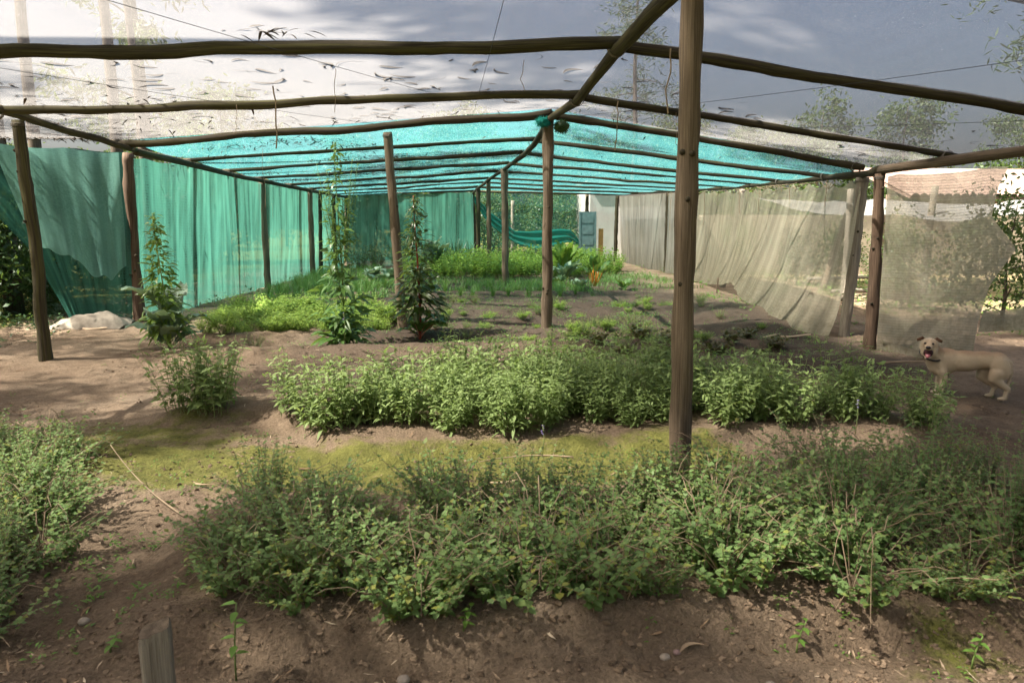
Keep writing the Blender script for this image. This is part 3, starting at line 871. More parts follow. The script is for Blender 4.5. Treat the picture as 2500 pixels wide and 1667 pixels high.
def litter_mass(name, spots, label, sheet_fn):
    mb = MB()
    for (x, y, n, sx, sy) in spots:
        px = x + rng.normal(0, sx, n); py = y + rng.normal(0, sy, n)
        th = rng.random(n) * 6.28
        D = np.stack([np.cos(th), np.sin(th), rng.normal(0, .12, n)], -1)
        pz = np.array([sheet_fn(a, b) for a, b in zip(px, py)]) + 0.002 + 0.012 * rng.random(n) ** 2
        mb.leaves(np.stack([px, py, pz], -1), D, np.tile([0, 0, 1.0], (n, 1)) + rng.normal(0, .2, (n, 3)), rng.uniform(.10, .20, n), rng.uniform(.012, .028, n), 0.25, 0.1, rng.random(n))
    tag(mb.build(name, M['leaf_dead']), label, None, None, 'stuff')


def nearest_z(P):
    XY = P[..., :2].reshape(-1, 2); Z = P[..., 2].reshape(-1)
    def f(a, b):
        return Z[np.argmin((XY[:, 0] - a) ** 2 + (XY[:, 1] - b) ** 2)]
    return f


litter_mass('leaf_litter', [(-6.9, 11.4, 260, 0.8, 0.22), (-5.6, 11.3, 120, 0.4, 0.12), (-4.1, 8.0, 50, 0.6, 0.3), (-5.0, 9.0, 40, 0.6, 0.4), (-1.3, 5.5, 22, 0.12, 0.06),
                            (-3.6, 9.6, 30, 1.2, 0.4), (0, 9.8, 30, 1.5, 0.3)],
            'drifts of dark dead leaves gathered along the back edge of the grey roof', nearest_z(GREY))
spots = []
for k in range(len(RAFT[3:]) - 1):
    a0 = np.array(RAFT[3 + k][0]); a1 = np.array(RAFT[4 + k][0]); b0 = np.array(RAFT[3 + k][1]); b1 = np.array(RAFT[4 + k][1])
    for q in range(5):
        f = random.random() ** 1.5 * 0.75; g_ = random.uniform(0.15, 0.85)
        p = (a0 * (1 - f) + b0 * f) * (1 - g_) + (a1 * (1 - f) + b1 * f) * g_
        spots.append((p[0], p[1], random.choice([20, 35, 60]), 0.32, 0.16))
    spots.append(((a0 + b0)[0] / 2, (a0 + a1)[1] / 2, 70, 2.0, 0.5))
    spots.append((4.2, (b0 + b1)[1] / 2 - 0.5, 45, 1.6, 0.5))
litter_mass('roof_leaf_litter', spots, 'clumps of dark dead leaves scattered over the teal roof net', nearest_z(TEAL))

# ------------------------------------------------------------------ plants
def herb(seed, nstem, h, spread, L, W, nodes, base_r=0.05, elev=0.35, curl=0.45, stem_r=0.0022, tlo=0.18, straggle=0.0, tint_top=0.25, w1=1.0, w2=0.75, simple=False, taper_leaf=0.35, bare=0, yel=.04):
    """a leafy herb: stems with opposite leaf pairs; returns (stem MB, leaf MB)"""
    r = np.random.default_rng(seed); st = MB(); lf = MB()
    P_, D_, N_, L_, W_, T_, C_ = [], [], [], [], [], [], []
    for k in range(nstem):
        th = r.random() * 6.283; rad = base_r * r.random() ** .5
        out = np.array([math.cos(th), math.sin(th), 0])
        hh = h * r.uniform(0.55, 1.05); sp = spread * r.uniform(0.1, 1.0)
        t = np.linspace(0, 1, 6)
        sw = np.array([r.normal(), r.normal(), 0]) * straggle
        pts = out * rad + out * (sp * t ** 1.25)[:, None] + sw * (t ** 2)[:, None] + np.array([0, 0, 1]) * (hh * (t - 0.12 * (sp / max(h, .01)) * t ** 3))[:, None]
        st.tube(pts, np.linspace(stem_r, stem_r * 0.5, 6), 4, cap=False)
        nn = max(3, int(nodes * r.uniform(.8, 1.15)))
        phase = r.random() * 3.14; bt = r.random()
        for q in range(nn):
            tq = tlo + (1 - tlo) * (q + r.random() * .4) / nn
            tq = min(tq, 1)
            p = np.array([np.interp(tq, t, pts[:, a]) for a in range(3)])
            sz = 1 - taper_leaf * tq
            for s in (0, 3.1416):
                an = phase + q * 1.5708 + s + r.normal(0, .25)
                e = elev + r.normal(0, .25) + 0.55 * (tq > 0.9)
                D_.append((math.cos(an) * math.cos(e), math.sin(an) * math.cos(e), math.sin(e)))
                P_.append(p); N_.append((r.normal(0, .2), r.normal(0, .2), 1)); L_.append(L * sz * r.uniform(.75, 1.2)); W_.append(W * sz * r.uniform(.8, 1.2))
                L_[-1] *= r.choice((.5, .8, 1., 1.15)); T_.append(np.clip(0.25 + 0.35 * bt + tint_top * tq + r.normal(0, .1) + (0.6 if r.random() < yel else 0), 0, 1)); C_.append(curl * r.uniform(.3, 1.5))
    for k in range(bare):
        th = r.random() * 6.283; out = np.array([math.cos(th), math.sin(th), 0]); t = np.linspace(0, 1, 7); ln = r.uniform(.5, 1.5) * spread
        hh = h * r.uniform(.3, 1.0)
        pts = out * (ln * t)[:, None] + np.array([0, 0, 1]) * (hh * np.sin(t * r.uniform(1.5, 3.0)))[:, None] + r.normal(0, .012, (7, 3)) * t[:, None]
        st.tube(pts, np.linspace(stem_r * 1.3, stem_r * .6, 7), 4, cap=False)
    lf.leaves(P_, D_, N_, L_, W_, C_, 0.22, T_, 0, simple, w1, w2)
    return st, lf


def variants(name, n, mats, **kw):
    out = []
    for k in range(n):
        s, l = herb(kw.pop('seed0', 100) + k * 13 + hash(name) % 1 + len(name) * 7, **kw)
        out.append((s.mesh('stem', mats[0]), l.mesh('foliage', mats[1])))
    return out


def place(name, var, x, y, label, cat, group=None, rotz=None, scale=1.0, zoff=-0.01):
    o = empty(name, (x, y, hz(x, y) + zoff), label, cat, group, random.uniform(0, 6.28) if rotz is None else rotz, scale)
    for nm, me in zip(('stem', 'foliage', 'flower'), var):
        link(nm, me, o)
    return o


SAGE = variants('sage', 6, (M['sage_stem'], M['sage']), nstem=26, h=0.50, spread=0.17, L=0.082, W=0.031, nodes=8, base_r=0.13, elev=0.30, curl=0.55, tlo=0.15, straggle=0.02)
BALM = variants('balm', 6, (M['dry_stem'], M['mint']), nstem=36, h=0.27, spread=0.22, L=0.031, W=0.025, nodes=11, base_r=0.11, elev=0.15, curl=0.3, tlo=0.12, straggle=0.07, stem_r=0.0019, bare=9, yel=.12)
MINT = variants('upright_mint', 5, (M['dry_stem'], M['mint']), nstem=26, h=0.46, spread=0.13, L=0.034, W=0.022, nodes=14, base_r=0.12, elev=0.25, curl=0.35, tlo=0.12, straggle=0.03, stem_r=0.0018)
BRIGHT = variants('bright', 4, (M['green_stem'], M['bright']), nstem=30, h=0.55, spread=0.22, L=0.085, W=0.045, nodes=7, base_r=0.18, elev=0.35, curl=0.3, tlo=0.2)
DARKB = variants('darkbush', 3, (M['dry_stem'], M['dark_leaf']), nstem=34, h=0.75, spread=0.35, L=0.10, W=0.05, nodes=8, base_r=0.15, elev=0.3, curl=0.3, tlo=0.15)
FINEB = variants('finebush', 3, (M['dry_stem'], M['weed']), nstem=46, h=0.34, spread=0.24, L=0.035, W=0.014, nodes=10, base_r=0.08, elev=0.5, curl=0.2, tlo=0.25, simple=True)
REDL = variants('redlettuce', 3, (M['dry_stem'], M['red_leaf']), nstem=16, h=0.16, spread=0.16, L=0.085, W=0.05, nodes=4, base_r=0.04, elev=0.6, curl=0.2, tlo=0.1)


def carrot(seed):
    r = np.random.default_rng(seed); st = MB(); lf = MB()
    for k in range(34):
        th = r.random() * 6.283; h = r.uniform(.14, .30); sp = r.uniform(.05, .24)
        out = np.array([math.cos(th), math.sin(th), 0])
        t = np.linspace(0, 1, 5)
        pts = out * 0.03 + out * (sp * t ** 1.4)[:, None] + np.array([0, 0, 1]) * (h * (t - .25 * t ** 3))[:, None]
        st.tube(pts, np.linspace(.002, .001, 5), 3, cap=False)
        n = 26
        tq = r.uniform(.35, 1, n)
        p = np.stack([np.interp(tq, t, pts[:, a]) for a in range(3)], -1) + r.normal(0, .022, (n, 3))
        an = r.random(n) * 6.283
        D = np.stack([np.cos(an), np.sin(an), r.uniform(-.1, .8, n)], -1)
        lf.leaves(p, D, np.tile([0, 0, 1.0], (n, 1)) + r.normal(0, .3, (n, 3)), r.uniform(.025, .05, n), r.uniform(.010, .02, n), 0.2, 0.2, np.clip(r.normal(.55, .2, n), 0, 1), 0, True)
    return st.mesh('stem', M['green_stem']), lf.mesh('foliage', M['carrot'])


CARROT = [carrot(k + 5) for k in range(4)]


def in_poly(x, y, poly):
    c = False; n = len(poly)
    for i in range(n):
        x1, y1 = poly[i]; x2, y2 = poly[(i + 1) % n]
        if (y1 > y) != (y2 > y) and x < (x2 - x1) * (y - y1) / (y2 - y1) + x1:
            c = not c
    return c


def scatter(poly, step, jit=0.35, drop=0.0):
    xs = [p[0] for p in poly]; ys = [p[1] for p in poly]; out = []
    y = min(ys); row = 0
    while y < max(ys):
        x = min(xs) + (step / 2 if row % 2 else 0)
        while x < max(xs):
            a, b = x + random.uniform(-jit, jit) * step, y + random.uniform(-jit, jit) * step
            if in_poly(a, b, poly) and random.random() >= drop:
                out.append((a, b))
            x += step
        y += step * 0.87; row += 1
    return out


# sage bed across the middle
sage_poly = [(-1.05, 5.15), (-0.35, 4.95), (0.6, 4.88), (1.2, 5.0), (1.75, 4.9), (2.8, 4.9), (3.75, 4.72), (3.75, 5.15), (2.9, 5.55), (2.2, 6.35), (1.0, 6.5), (0.1, 6.5), (-0.6, 6.1), (-1.0, 5.7)]
for (x, y) in scatter(sage_poly, 0.27, 0.4, 0.07):
    if abs(x - 1.41) < 0.16 and y < 4.3: continue
    dep = 'front edge' if y < 5.25 else ('back edge' if y > 5.95 else 'heart')
    zone = 'the left end of the middle bed' if x < -0.3 else ('the middle bed left of the big post' if x < 1.35 else ('the middle bed right of the big post' if x < 2.4 else 'the bed end near the dog'))
    place('sage_plant', random.choice(SAGE), x, y, 'sage plant at the %s of %s' % (dep, zone), 'plant', 'sage plants, %s of %s' % (dep, zone), None, random.choice((.68, .85, .95, 1.05, 1.2)))
for k, (x, y, s, lb) in enumerate([(-2.28, 5.85, 1.25, 'separate bushy sage plant standing alone on bare soil, its rear left stems'),
                                   (-2.0, 5.75, 1.3, 'separate bushy sage plant standing alone on bare soil, its front right stems'),
                                   (-2.1, 6.1, 1.2, 'pale sage plant tucked behind the lone sage clump near the tall pale plant'),
                                   (-1.28, 5.55, 1.1, 'straggly bleached sage plant with bare stems at the left tip of the bed')]):
    place('sage_plant', SAGE[k], x, y, lb, 'plant', 'sage plants apart from the bed', None, s)

# herb bed nearest the camera
balm_poly = [(-1.08, 2.70), (-0.4, 2.54), (0.6, 2.48), (1.6, 2.42), (2.9, 2.35), (3.9, 2.35), (4.2, 3.3), (2.4, 3.85), (1.65, 3.55), (0.8, 3.5), (-0.4, 3.6), (-1.1, 3.62), (-1.25, 3.3)]
for (x, y) in scatter(balm_poly, 0.25, 0.40, 0.10):
    up = (x > 1.7 and y > 2.95) or (x > 2.4)
    if (up and random.random() < 0.75) or random.random() < .14:
        dep = 'toward its front edge' if y < 3.1 else 'toward its back'
        place('mint_plant', random.choice(MINT), x, y, 'upright wispy mint plant in the %s of the front bed, %s' % ('right end' if x > 1.7 else 'balm part', dep), 'plant', 'mint plants in the %s of the front bed, %s' % ('right end' if x > 1.7 else 'balm part', dep), None, random.uniform(.6, 1.05))
    else:
        dep = 'along the crumbling front edge' if y < 2.8 else ('along the mossy path' if y > 3.35 else 'in the middle')
        zone = 'left third' if x < 0.2 else ('centre' if x < 1.5 else 'right third')
        place('balm_plant', random.choice(BALM), x, y, 'low sprawling balm plant %s of the front bed, %s' % (dep, zone), 'plant', 'balm plants %s of the front bed, %s' % (dep, zone), None, random.choice((.7, .9, 1.1, 1.35)))
for (x, y, s) in [(-.92, 2.78, 1.1), (-.66, 2.64, 1.0), (-.98, 3.05, 1.2), (-.72, 2.9, 1.3), (-.45, 2.72, 1.1), (-.2, 2.56, 1.0)]:
    place('balm_plant', BALM[int(x * 10) % 6], x, y, 'low sprawling balm plant at the front left corner of the front bed by the stake', 'plant', 'balm plants at the front left corner of the front bed', None, s)
for (x, y, s) in [(-1.05, 3.62, 0.9), (-0.1, 3.55, .75), (0.35, 3.6, 0.7), (1.05, 3.42, .8)]:
    place('mint_plant', MINT[0], x, y, 'thin upright mint spike rising above the low balm plants', 'plant', 'mint spikes in the front bed', None, s)
# bed at the left edge
for (x, y) in scatter([(-3.6, 5.3), (-2.55, 4.8), (-2.15, 3.9), (-1.92, 3.1), (-1.8, 2.6), (-2.3, 2.4), (-3.2, 3.2), (-4.2, 4.6)], 0.27, 0.3, 0.05):
    if random.random() < .6:
        place('balm_plant', random.choice(BALM), x, y, 'low grey-green balm plant in the %s of the left bed' % ('near half' if y < 3.7 else 'far half'), 'plant', 'balm plants in the %s of the left bed' % ('near half' if y < 3.7 else 'far half'), None, random.uniform(.95, 1.3))
    else:
        place('mint_plant', random.choice(MINT), x, y, 'upright leafy mint plant in the %s of the left bed' % ('near half' if y < 3.7 else 'far half'), 'plant', 'mint plants in the %s of the left bed' % ('near half' if y < 3.7 else 'far half'), None, random.uniform(.75, 1.0))

# carrot patch
for (x, y) in scatter([(-3.75, 10.3), (-2.3, 10.2), (-0.95, 10.5), (-0.9, 12.6), (-2.3, 13.6), (-3.3, 14.2), (-4.3, 13.2)], 0.34, 0.42, 0.12):
    place('carrot_plant', random.choice(CARROT), x, y, 'feathery bright green carrot top in the sunlit patch beside the green wall', 'plant', 'carrot tops in the sunlit patch', None, random.choice((.7, .9, 1.1, 1.3, 1.5)) * random.uniform(.9, 1.1))

# rear beds
for (x, y) in scatter([(-1.5, 21.2), (1.2, 20.8), (4.6, 21.0), (5.9, 24.0), (5.6, 28.5), (-0.5, 28.0), (-1.6, 24.5)], 0.62, 0.38, 0.06):
    place('herb_plant', random.choice(BRIGHT), x, y, 'bright green leafy herb in the sunlit rear bed', 'plant', 'leafy herbs in the rear bed', None, random.choice((.9, 1.1, 1.3, 1.7)) * random.uniform(.9, 1.1))
for k, (x, y, s, lb) in enumerate([(5.0, 24.2, 1.7, 'big sunlit bush in front of the leaning door'), (5.9, 24.8, 1.5, 'rounded green bush beside the white net curtain'), (4.4, 25.8, 1.6, 'tall green bush below the sagging net')]):
    place('leafy_bush', BRIGHT[k], x, y, lb, 'bush', None, None, s)
for k, (x, y, s) in enumerate([(2.2, 29.6, 1.2), (3.1, 29.2, 1.3), (4.0, 29.4, 1.2), (5.0, 29.0, 1.3), (-2.9, 26.8, 1.3), (-2.1, 27.4, 1.5), (-3.4, 26.0, 1.2)]):
    place('dark_bush', DARKB[k % 3], x, y, 'dark green bush below the sagging net at the far end' if k < 4 else 'dark leggy bush against the rear green net', 'bush',
          'dark bushes below the sagging net' if k < 4 else 'dark bushes against the rear net', None, s)
for k, (x, y, s, lb) in enumerate([(2.75, 9.95, 1.15, 'small round feathery shrub on bare soil right of the furrows'), (1.95, 9.9, 0.9, 'small wispy weed clump right beside the ridge post foot'),
                                   (-2.75, 9.6, 0.6, 'tiny dry shrub in front of the carrot patch'), (2.3, 10.6, .7, 'small thin weed clump behind the round feathery shrub')]):
    place('small_shrub', FINEB[k % 3], x, y, lb, 'shrub', None, None, s)
for k in range(60):
    x, y = random.uniform(-0.3, 4.8), random.uniform(8.4, 14.5)
    if abs(x - 1.43) < .25 and abs(y - 10.4) < .4: continue
    near_ = 'before the furrows' if y < 10.6 else 'between the furrows'
    place('weed_clump', random.choice(CARROT + FINEB), x, y, 'small green weed clump on dark soil ' + near_, 'weed', 'weed clumps ' + near_, None, random.uniform(.35, .8))
for k, (x, y) in enumerate([(1.9, 8.9), (2.2, 8.5), (2.8, 8.5), (3.1, 9.6), (3.9, 8.4), (4.3, 8.7), (2.4, 9.5), (2.55, 9.15), (2.95, 9.0), (3.3, 9.25), (3.75, 8.9), (4.1, 9.2), (3.45, 8.6)]):
    place('lettuce', REDL[k % 3], x, y, 'small reddish lettuce in the dark soil behind the sage bed', 'lettuce', 'reddish lettuces', None, random.uniform(1.0, 1.5))


def tuft(seed, n, h, w, spread):
    r = np.random.default_rng(seed); mb = MB()
    th = r.random(n) * 6.283; rad = 0.04 * r.random(n)
    P = np.stack([np.cos(th) * rad, np.sin(th) * rad, np.zeros(n)], -1)
    ln = np.stack([np.cos(th), np.sin(th), np.zeros(n)], -1) * (spread * r.uniform(.15, 1, n))[:, None]
    mb.blades(P, h * r.uniform(.6, 1.1, n), ln, w, 5, np.clip(r.normal(.55, .2, n), 0, 1))
    return mb


ON = [tuft(k, 60, .40, .007, .32).mesh('onion_tuft', M['grass']) for k in range(3)]
LK = [tuft(k + 20, 16, .95, .05, .45).mesh('leek', M['leek']) for k in range(3)]
for (x, y) in [(0.15, 15.4), (0.45, 15.9), (0.9, 15.6), (1.3, 16.2), (1.75, 15.8), (2.1, 15.5), (2.5, 15.9), (0.6, 17.0), (1.6, 17.2), (2.3, 17.0), (-0.2, 16.6)]:
    tag(link('onion_tuft', random.choice(ON), None, (x, y, hz(x, y) - .01), random.random() * 6, random.uniform(.9, 1.3)), 'pale grassy onion tuft in the row behind the furrows', 'onion', 'onion tufts in the middle row')
for (x, y) in scatter([(-4.3, 15.6), (-1.9, 15.9), (-1.7, 18.2), (-4.2, 18.2)], 0.42, 0.3, .1):
    tag(link('onion_tuft', random.choice(ON), None, (x, y, hz(x, y) - .01), random.random() * 6, random.uniform(.8, 1.2)), 'dark green onion tuft beside the left net wall', 'onion', 'onion tufts along the left wall')
for (x, y) in scatter([(2.6, 16.4), (3.4, 15.4), (3.3, 17.8), (0.2, 18.4), (-0.5, 17.8)], 0.5, 0.3, .1):
    tag(link('onion_tuft', random.choice(ON), None, (x, y, hz(x, y) - .01), random.random() * 6, random.uniform(.6, .9)), 'short dense grass-like onion tuft before the rear herbs', 'onion', 'onion tufts before the rear bed')
for (x, y) in scatter([(-2.0, 29.0), (0.9, 29.8), (0.9, 31.0), (-0.8, 30.6)], 0.42, 0.3):
    tag(link('leek', random.choice(LK), None, (x, y, hz(x, y)), random.random() * 6, random.uniform(.9, 1.2)), 'tall dark leek at the foot of the rear green net', 'leek', 'leeks at the rear net')


def grass_mass(name, spots, label, mat):
    mb = MB()
    for (x, y, sx, sy, n, h) in spots:
        px = x + rng.uniform(-sx, sx, n); py = y + rng.uniform(-sy, sy, n)
        keep = fbm(px * 1.1, py * 1.6, 3, 2) > 0.40
        px, py = px[keep], py[keep]; n = len(px); th = rng.random(n) * 6.283
        ln = np.stack([np.cos(th), np.sin(th), 0 * th], -1) * (h * rng.uniform(.2, .9, n))[:, None]
        mb.blades(np.stack([px, py, height(px, py) - .01], -1), h * rng.uniform(.5, 1.1, n), ln, .012, 3, np.clip(rng.normal(.5, .22, n), 0, 1))
    tag(mb.build(name, M[mat]), label, None, None, 'stuff')


grass_mass('grass', [(1.0, 18.2, 3.6, 1.6, 5200, .30), (-3.0, 17.5, 1.5, 2.2, 3200, .30), (-3.6, 22.5, 1.0, 3.0, 2600, .4), (5.6, 20.5, 1.0, 3.0, 1800, .2)], 'soft green grass growing between the onion rows and rear herbs', 'grass')

# broad leaves -------------------------------------------------------------
def broad_leaf(seed, L=0.3, W=0.16, petiole=0.12, arch=0.5, wav=0.02, mat='chard', stem='green_stem'):
    r = np.random.default_rng(seed); mb = MB()
    s = np.linspace(0, 1, 9); x = np.linspace(-1, 1, 7)
    prof = np.sin(np.pi * np.clip(s * 0.86 + 0.10, 0, 1)) ** 0.75
    S, X = np.meshgrid(s, x, indexing='ij')
    el = 0.9 - arch * 2.0 * s                      # elevation along the midrib
    dx = np.concatenate([[0], np.cumsum(np.cos(el[:-1]) * np.diff(s))]) * L
    dz = np.concatenate([[0], np.cumsum(np.sin(el[:-1]) * np.diff(s))]) * L
    p0 = petiole * 0.7
    wv = wav * (fbm(S * 6 + seed, X * 2.2 + seed, 2, 1) - .4) * 2.5 * (0.3 + np.abs(X)) + 0.012 * np.sin(S * 19 + seed) * np.abs(X) ** 1.5
    P = np.stack([p0 + dx[:, None] + 0 * X, X * W / 2 * prof[:, None], p0 * 1.1 + dz[:, None] + 0.10 * W * np.abs(X) + wv * L / 0.3], -1)
    mb.grid(P, None, np.clip(0.5 + 0.35 * (1 - np.abs(X)) * 0.4 + r.normal(0, .12) + 0 * S, 0, 1))
    mb.tube([(0, 0, 0), (p0 * .6, 0, p0 * .6), (p0, 0, p0 * 1.08), tuple(P[3, 3]), tuple(P[6, 3])], [.008, .007, .006, .004, .002], 5, mat=1)
    return mb.mesh('leaf', [M[mat], M[stem]])


def small_leaves(seed, n, zlo, zhi, rad, L, W, mat, lean=(0, 0), tiny=False, grow=1.0):
    """leaves clothing a stalk between two heights"""
    r = np.random.default_rng(seed); mb = MB()
    z = zlo + (zhi - zlo) * r.random(n) ** grow
    f = (z - zlo) / (zhi - zlo)
    th = r.random(n) * 6.283
    rr = rad * (1 - 0.8 * f) * r.random(n)
    P = np.stack([np.cos(th) * rr + lean[0] * z, np.sin(th) * rr + lean[1] * z, z], -1)
    e = r.uniform(-.3, .7, n)
    D = np.stack([np.cos(th) * np.cos(e), np.sin(th) * np.cos(e), np.sin(e)], -1)
    sz = 1 - 0.6 * f
    mb.leaves(P, D, np.tile([0, 0, 1.], (n, 1)) + r.normal(0, .3, (n, 3)), L * sz * r.uniform(.6, 1.2, n), W * sz * r.uniform(.6, 1.2, n), r.uniform(.2, 1.0, n), .2, np.clip(r.normal(.55, .22, n), 0, 1), 0, tiny)
    return mb


def bolted(name, x, y, H, label, cat, leafmat, stemmat, basal, upper, seed, lean=(0.02, 0.0), branches=0, blen=0.8, stalk_r=0.014, spike=True, basalmats=('chard', 'green_stem'), BL=0.32):
    o = empty(name, (x, y, hz(x, y) - 0.01), label, cat)
    r = np.random.default_rng(seed)
    t = np.linspace(0, 1, 10)
    pts = np.stack([lean[0] * H * t + 0.02 * np.sin(t * 5), lean[1] * H * t, H * t], -1)
    MB().tube(pts, np.linspace(stalk_r, stalk_r * .25, 10), 7).build('stalk', M[stemmat], o)
    small_leaves(seed, upper[0], upper[1], H * 0.99, upper[2], upper[3], upper[4], leafmat, lean, False, upper[5]).build('upper_foliage', M[leafmat], o)
    vs = [broad_leaf(seed + k, BL, BL * .55, .12, random.uniform(.45, .75), .03, basalmats[0], basalmats[1]) for k in range(3)]
    for k in range(basal):
        l = link('leaf', vs[k % 3], o)
        l.location = (0, 0, r.uniform(0.0, 0.06) + (0.0 if k < basal * .65 else r.uniform(.1, .5)))
        l.rotation_euler = (0, r.uniform(-.25, .25), k * 2.4 + r.normal(0, .3))
        s = r.uniform(.7, 1.2); l.scale = (s, s, s)
    for k in range(branches):
        th = r.random() * 6.283; z0 = H * r.uniform(.18, .55); ln = blen * r.uniform(.5, 1.0)
        out = np.array([math.cos(th), math.sin(th), 0]); tb = np.linspace(0, 1, 6)
        bp = np.array([lean[0] * z0, lean[1] * z0, z0]) + out * (0.20 * ln * tb ** .7)[:, None] + np.array([0, 0, 1]) * (ln * .85 * tb)[:, None]
        b = MB().tube(bp, np.linspace(.006, .002, 6), 5).build('branch', M[stemmat], o)
        n = 70
        tq = r.uniform(.1, 1, n)
        p = np.stack([np.interp(tq, tb, bp[:, a]) for a in range(3)], -1)
        an = r.random(n) * 6.283
        D = np.stack([np.cos(an), np.sin(an), r.uniform(-.1, .8, n)], -1)
        MB().leaves(p, D, np.tile([0, 0, 1.], (n, 1)), r.uniform(.03, .085, n), r.uniform(.008, .018, n), .4, .2, np.clip(r.normal(.5, .2, n), 0, 1)).build('foliage', M[leafmat], b)
    if spike:
        n = 240
        f = r.random(n); z = H * (0.80 + .2 * f); th = r.random(n) * 6.283
        rr = 0.06 * (1.05 - f)
        P = np.stack([np.cos(th) * rr * .4 + lean[0] * z, np.sin(th) * rr * .4 + lean[1] * z, z], -1)
        D = np.stack([np.cos(th), np.sin(th), r.uniform(.3, 1.2, n)], -1)
        MB().leaves(P, D, np.tile([0, 0, 1.], (n, 1)), r.uniform(.02, .06, n) * (1.2 - .6 * f), .016, .3, .2, np.clip(r.normal(.7, .2, n), 0, 1)).build('flower_spike', M[leafmat], o)
    return o


bolted('bolted_chard', -3.80, 9.35, 1.78, 'tall pale green bolted chard in front of the green net wall', 'chard', 'chard_light', 'pale_stem', 15, (420, .2, .27, .19, .08, 1.1), 11, (-0.03, 0), 0, basalmats=('blue_leaf', 'pale_stem'), BL=.50)
bolted('bolted_chicory', -1.53, 9.5, 2.78, 'very tall loose flowering chicory reaching up to the teal roof', 'chicory', 'chard', 'green_stem', 14, (420, .15, .34, .20, .09, 1.7), 23, (0.0, 0), 14, 1.5, .013, True, ('chard', 'green_stem'), .36)
bolted('bolted_red_chard', -0.50, 9.95, 2.06, 'tall bolted chard with red stalk and dark leaves beside the crooked post', 'chard', 'chard_dark', 'red_stem', 16, (560, .35, .34, .20, .075, 1.0), 37, (-0.015, 0), 3, .5, .022, True, ('chard', 'pink_stem'), .36)

# orange chard, broad leafy plants, cabbages in the rear
def rosette(name, x, y, n, L, W, pet, mats, label, cat, seed, up=0.0, group=None, scale=1.0):
    o = empty(name, (x, y, hz(x, y)), label, cat, group, 0, scale)
    vs = [broad_leaf(seed + k, L, W, pet, .45, .035, *mats) for k in range(3)]
    r = np.random.default_rng(seed)
    for k in range(n):
        l = link('leaf', vs[k % 3], o)
        l.rotation_euler = (0, -up * r.uniform(.3, 1) + r.normal(0, .1), k * 2.4 + r.normal(0, .2)); l.location = (0, 0, 0.0)
        s = r.uniform(.7, 1.1); l.scale = (s, s, s)
    return o


oc = rosette('orange_chard', 3.78, 18.1, 11, .34, .24, .52, ('chard', 'orange_stem'), 'chard with thick orange stems and dark leaves in the rear bed', 'chard', 71, .62)
for k in range(7):
    a = k * 2.4; MB().tube([(0.02 * math.cos(a), 0.02 * math.sin(a), 0), (0.07 * math.cos(a), 0.07 * math.sin(a), .25), (0.12 * math.cos(a), .12 * math.sin(a), .46)], [.018, .015, .010], 7).build('stem', M['orange_stem'], oc)
rosette('artichoke', 3.15, 19.2, 16, .55, .2, .2, ('blue_leaf', 'pale_stem'), 'silvery broad-leaved plant left of the orange chard', 'plant', 81, .35)
rosette('leafy_green', 3.3, 20.2, 16, .5, .16, .35, ('bright', 'green_stem'), 'tall fresh green leafy plant behind the silvery one', 'plant', 91, .7, None, 1.4)
rosette('kale', 2.75, 18.2, 12, .36, .2, .12, ('dark_leaf', 'green_stem'), 'dark low kale beside the ridge post', 'kale', 101, .2)
rosette('kale', 3.3, 17.6, 10, .3, .18, .1, ('blue_leaf', 'green_stem'), 'small bluish kale at the foot of the orange chard', 'kale', 104, .2)
rosette('kale', 4.4, 17.4, 10, .3, .18, .1, ('chard', 'green_stem'), 'small dark kale right of the orange chard', 'kale', 107, .2)
for k, (x, y, s) in enumerate([(-2.1, 19.6, 1.0), (-1.75, 20.1, 1.1), (-1.35, 19.7, 1.0), (-2.4, 20.4, 1.05), (-1.0, 20.3, 1.0), (-1.9, 20.9, 1.1)]):
    rosette('cabbage', x, y, 12, .38, .3, .1, ('blue_leaf', 'pale_stem'), 'pale broad-leaved cabbage between the tall chicory and the crooked post', 'cabbage', 111 + k, .45, 'pale cabbages', s)
rosette('pale_kale', -0.75, 22.5, 16, .7, .3, .3, ('blue_leaf', 'pale_stem'), 'big silvery kale showing behind the red chard', 'kale', 131, .7, None, 1.3)

# purple flowers on thin stems
for k, (x, y, h, lb) in enumerate([(-1.45, 9.1, .42, 'purple sage flower in front of the tall chicory'), (0.62, 4.66, .24, 'purple flower at the front edge of the sage bed'), (3.0, 4.72, .26, 'purple flower low in the shaded sage')]):
    o = empty('sage_flower', (x, y, hz(x, y)), lb, 'flower')
    MB().tube([(0, 0, 0), (.01, 0, h * .6), (0, .01, h)], [.003, .0025, .002], 5).build('stem', M['sage_stem'], o)
    n = 16; th = rng.random(n) * 6.28; z = h * (.72 + .3 * rng.random(n)); n = len(z)
    MB().leaves(np.stack([0 * z, 0 * z, z], -1), np.stack([np.cos(th), np.sin(th), .3 + 0 * th], -1), np.tile([0, 0, 1.], (n, 1)) + rng.normal(0, .5, (n, 3)), rng.uniform(.008, .022, n), .009, .4, .2, .5).build('petals', M['purple'], o)['kind'] = 'stuff'


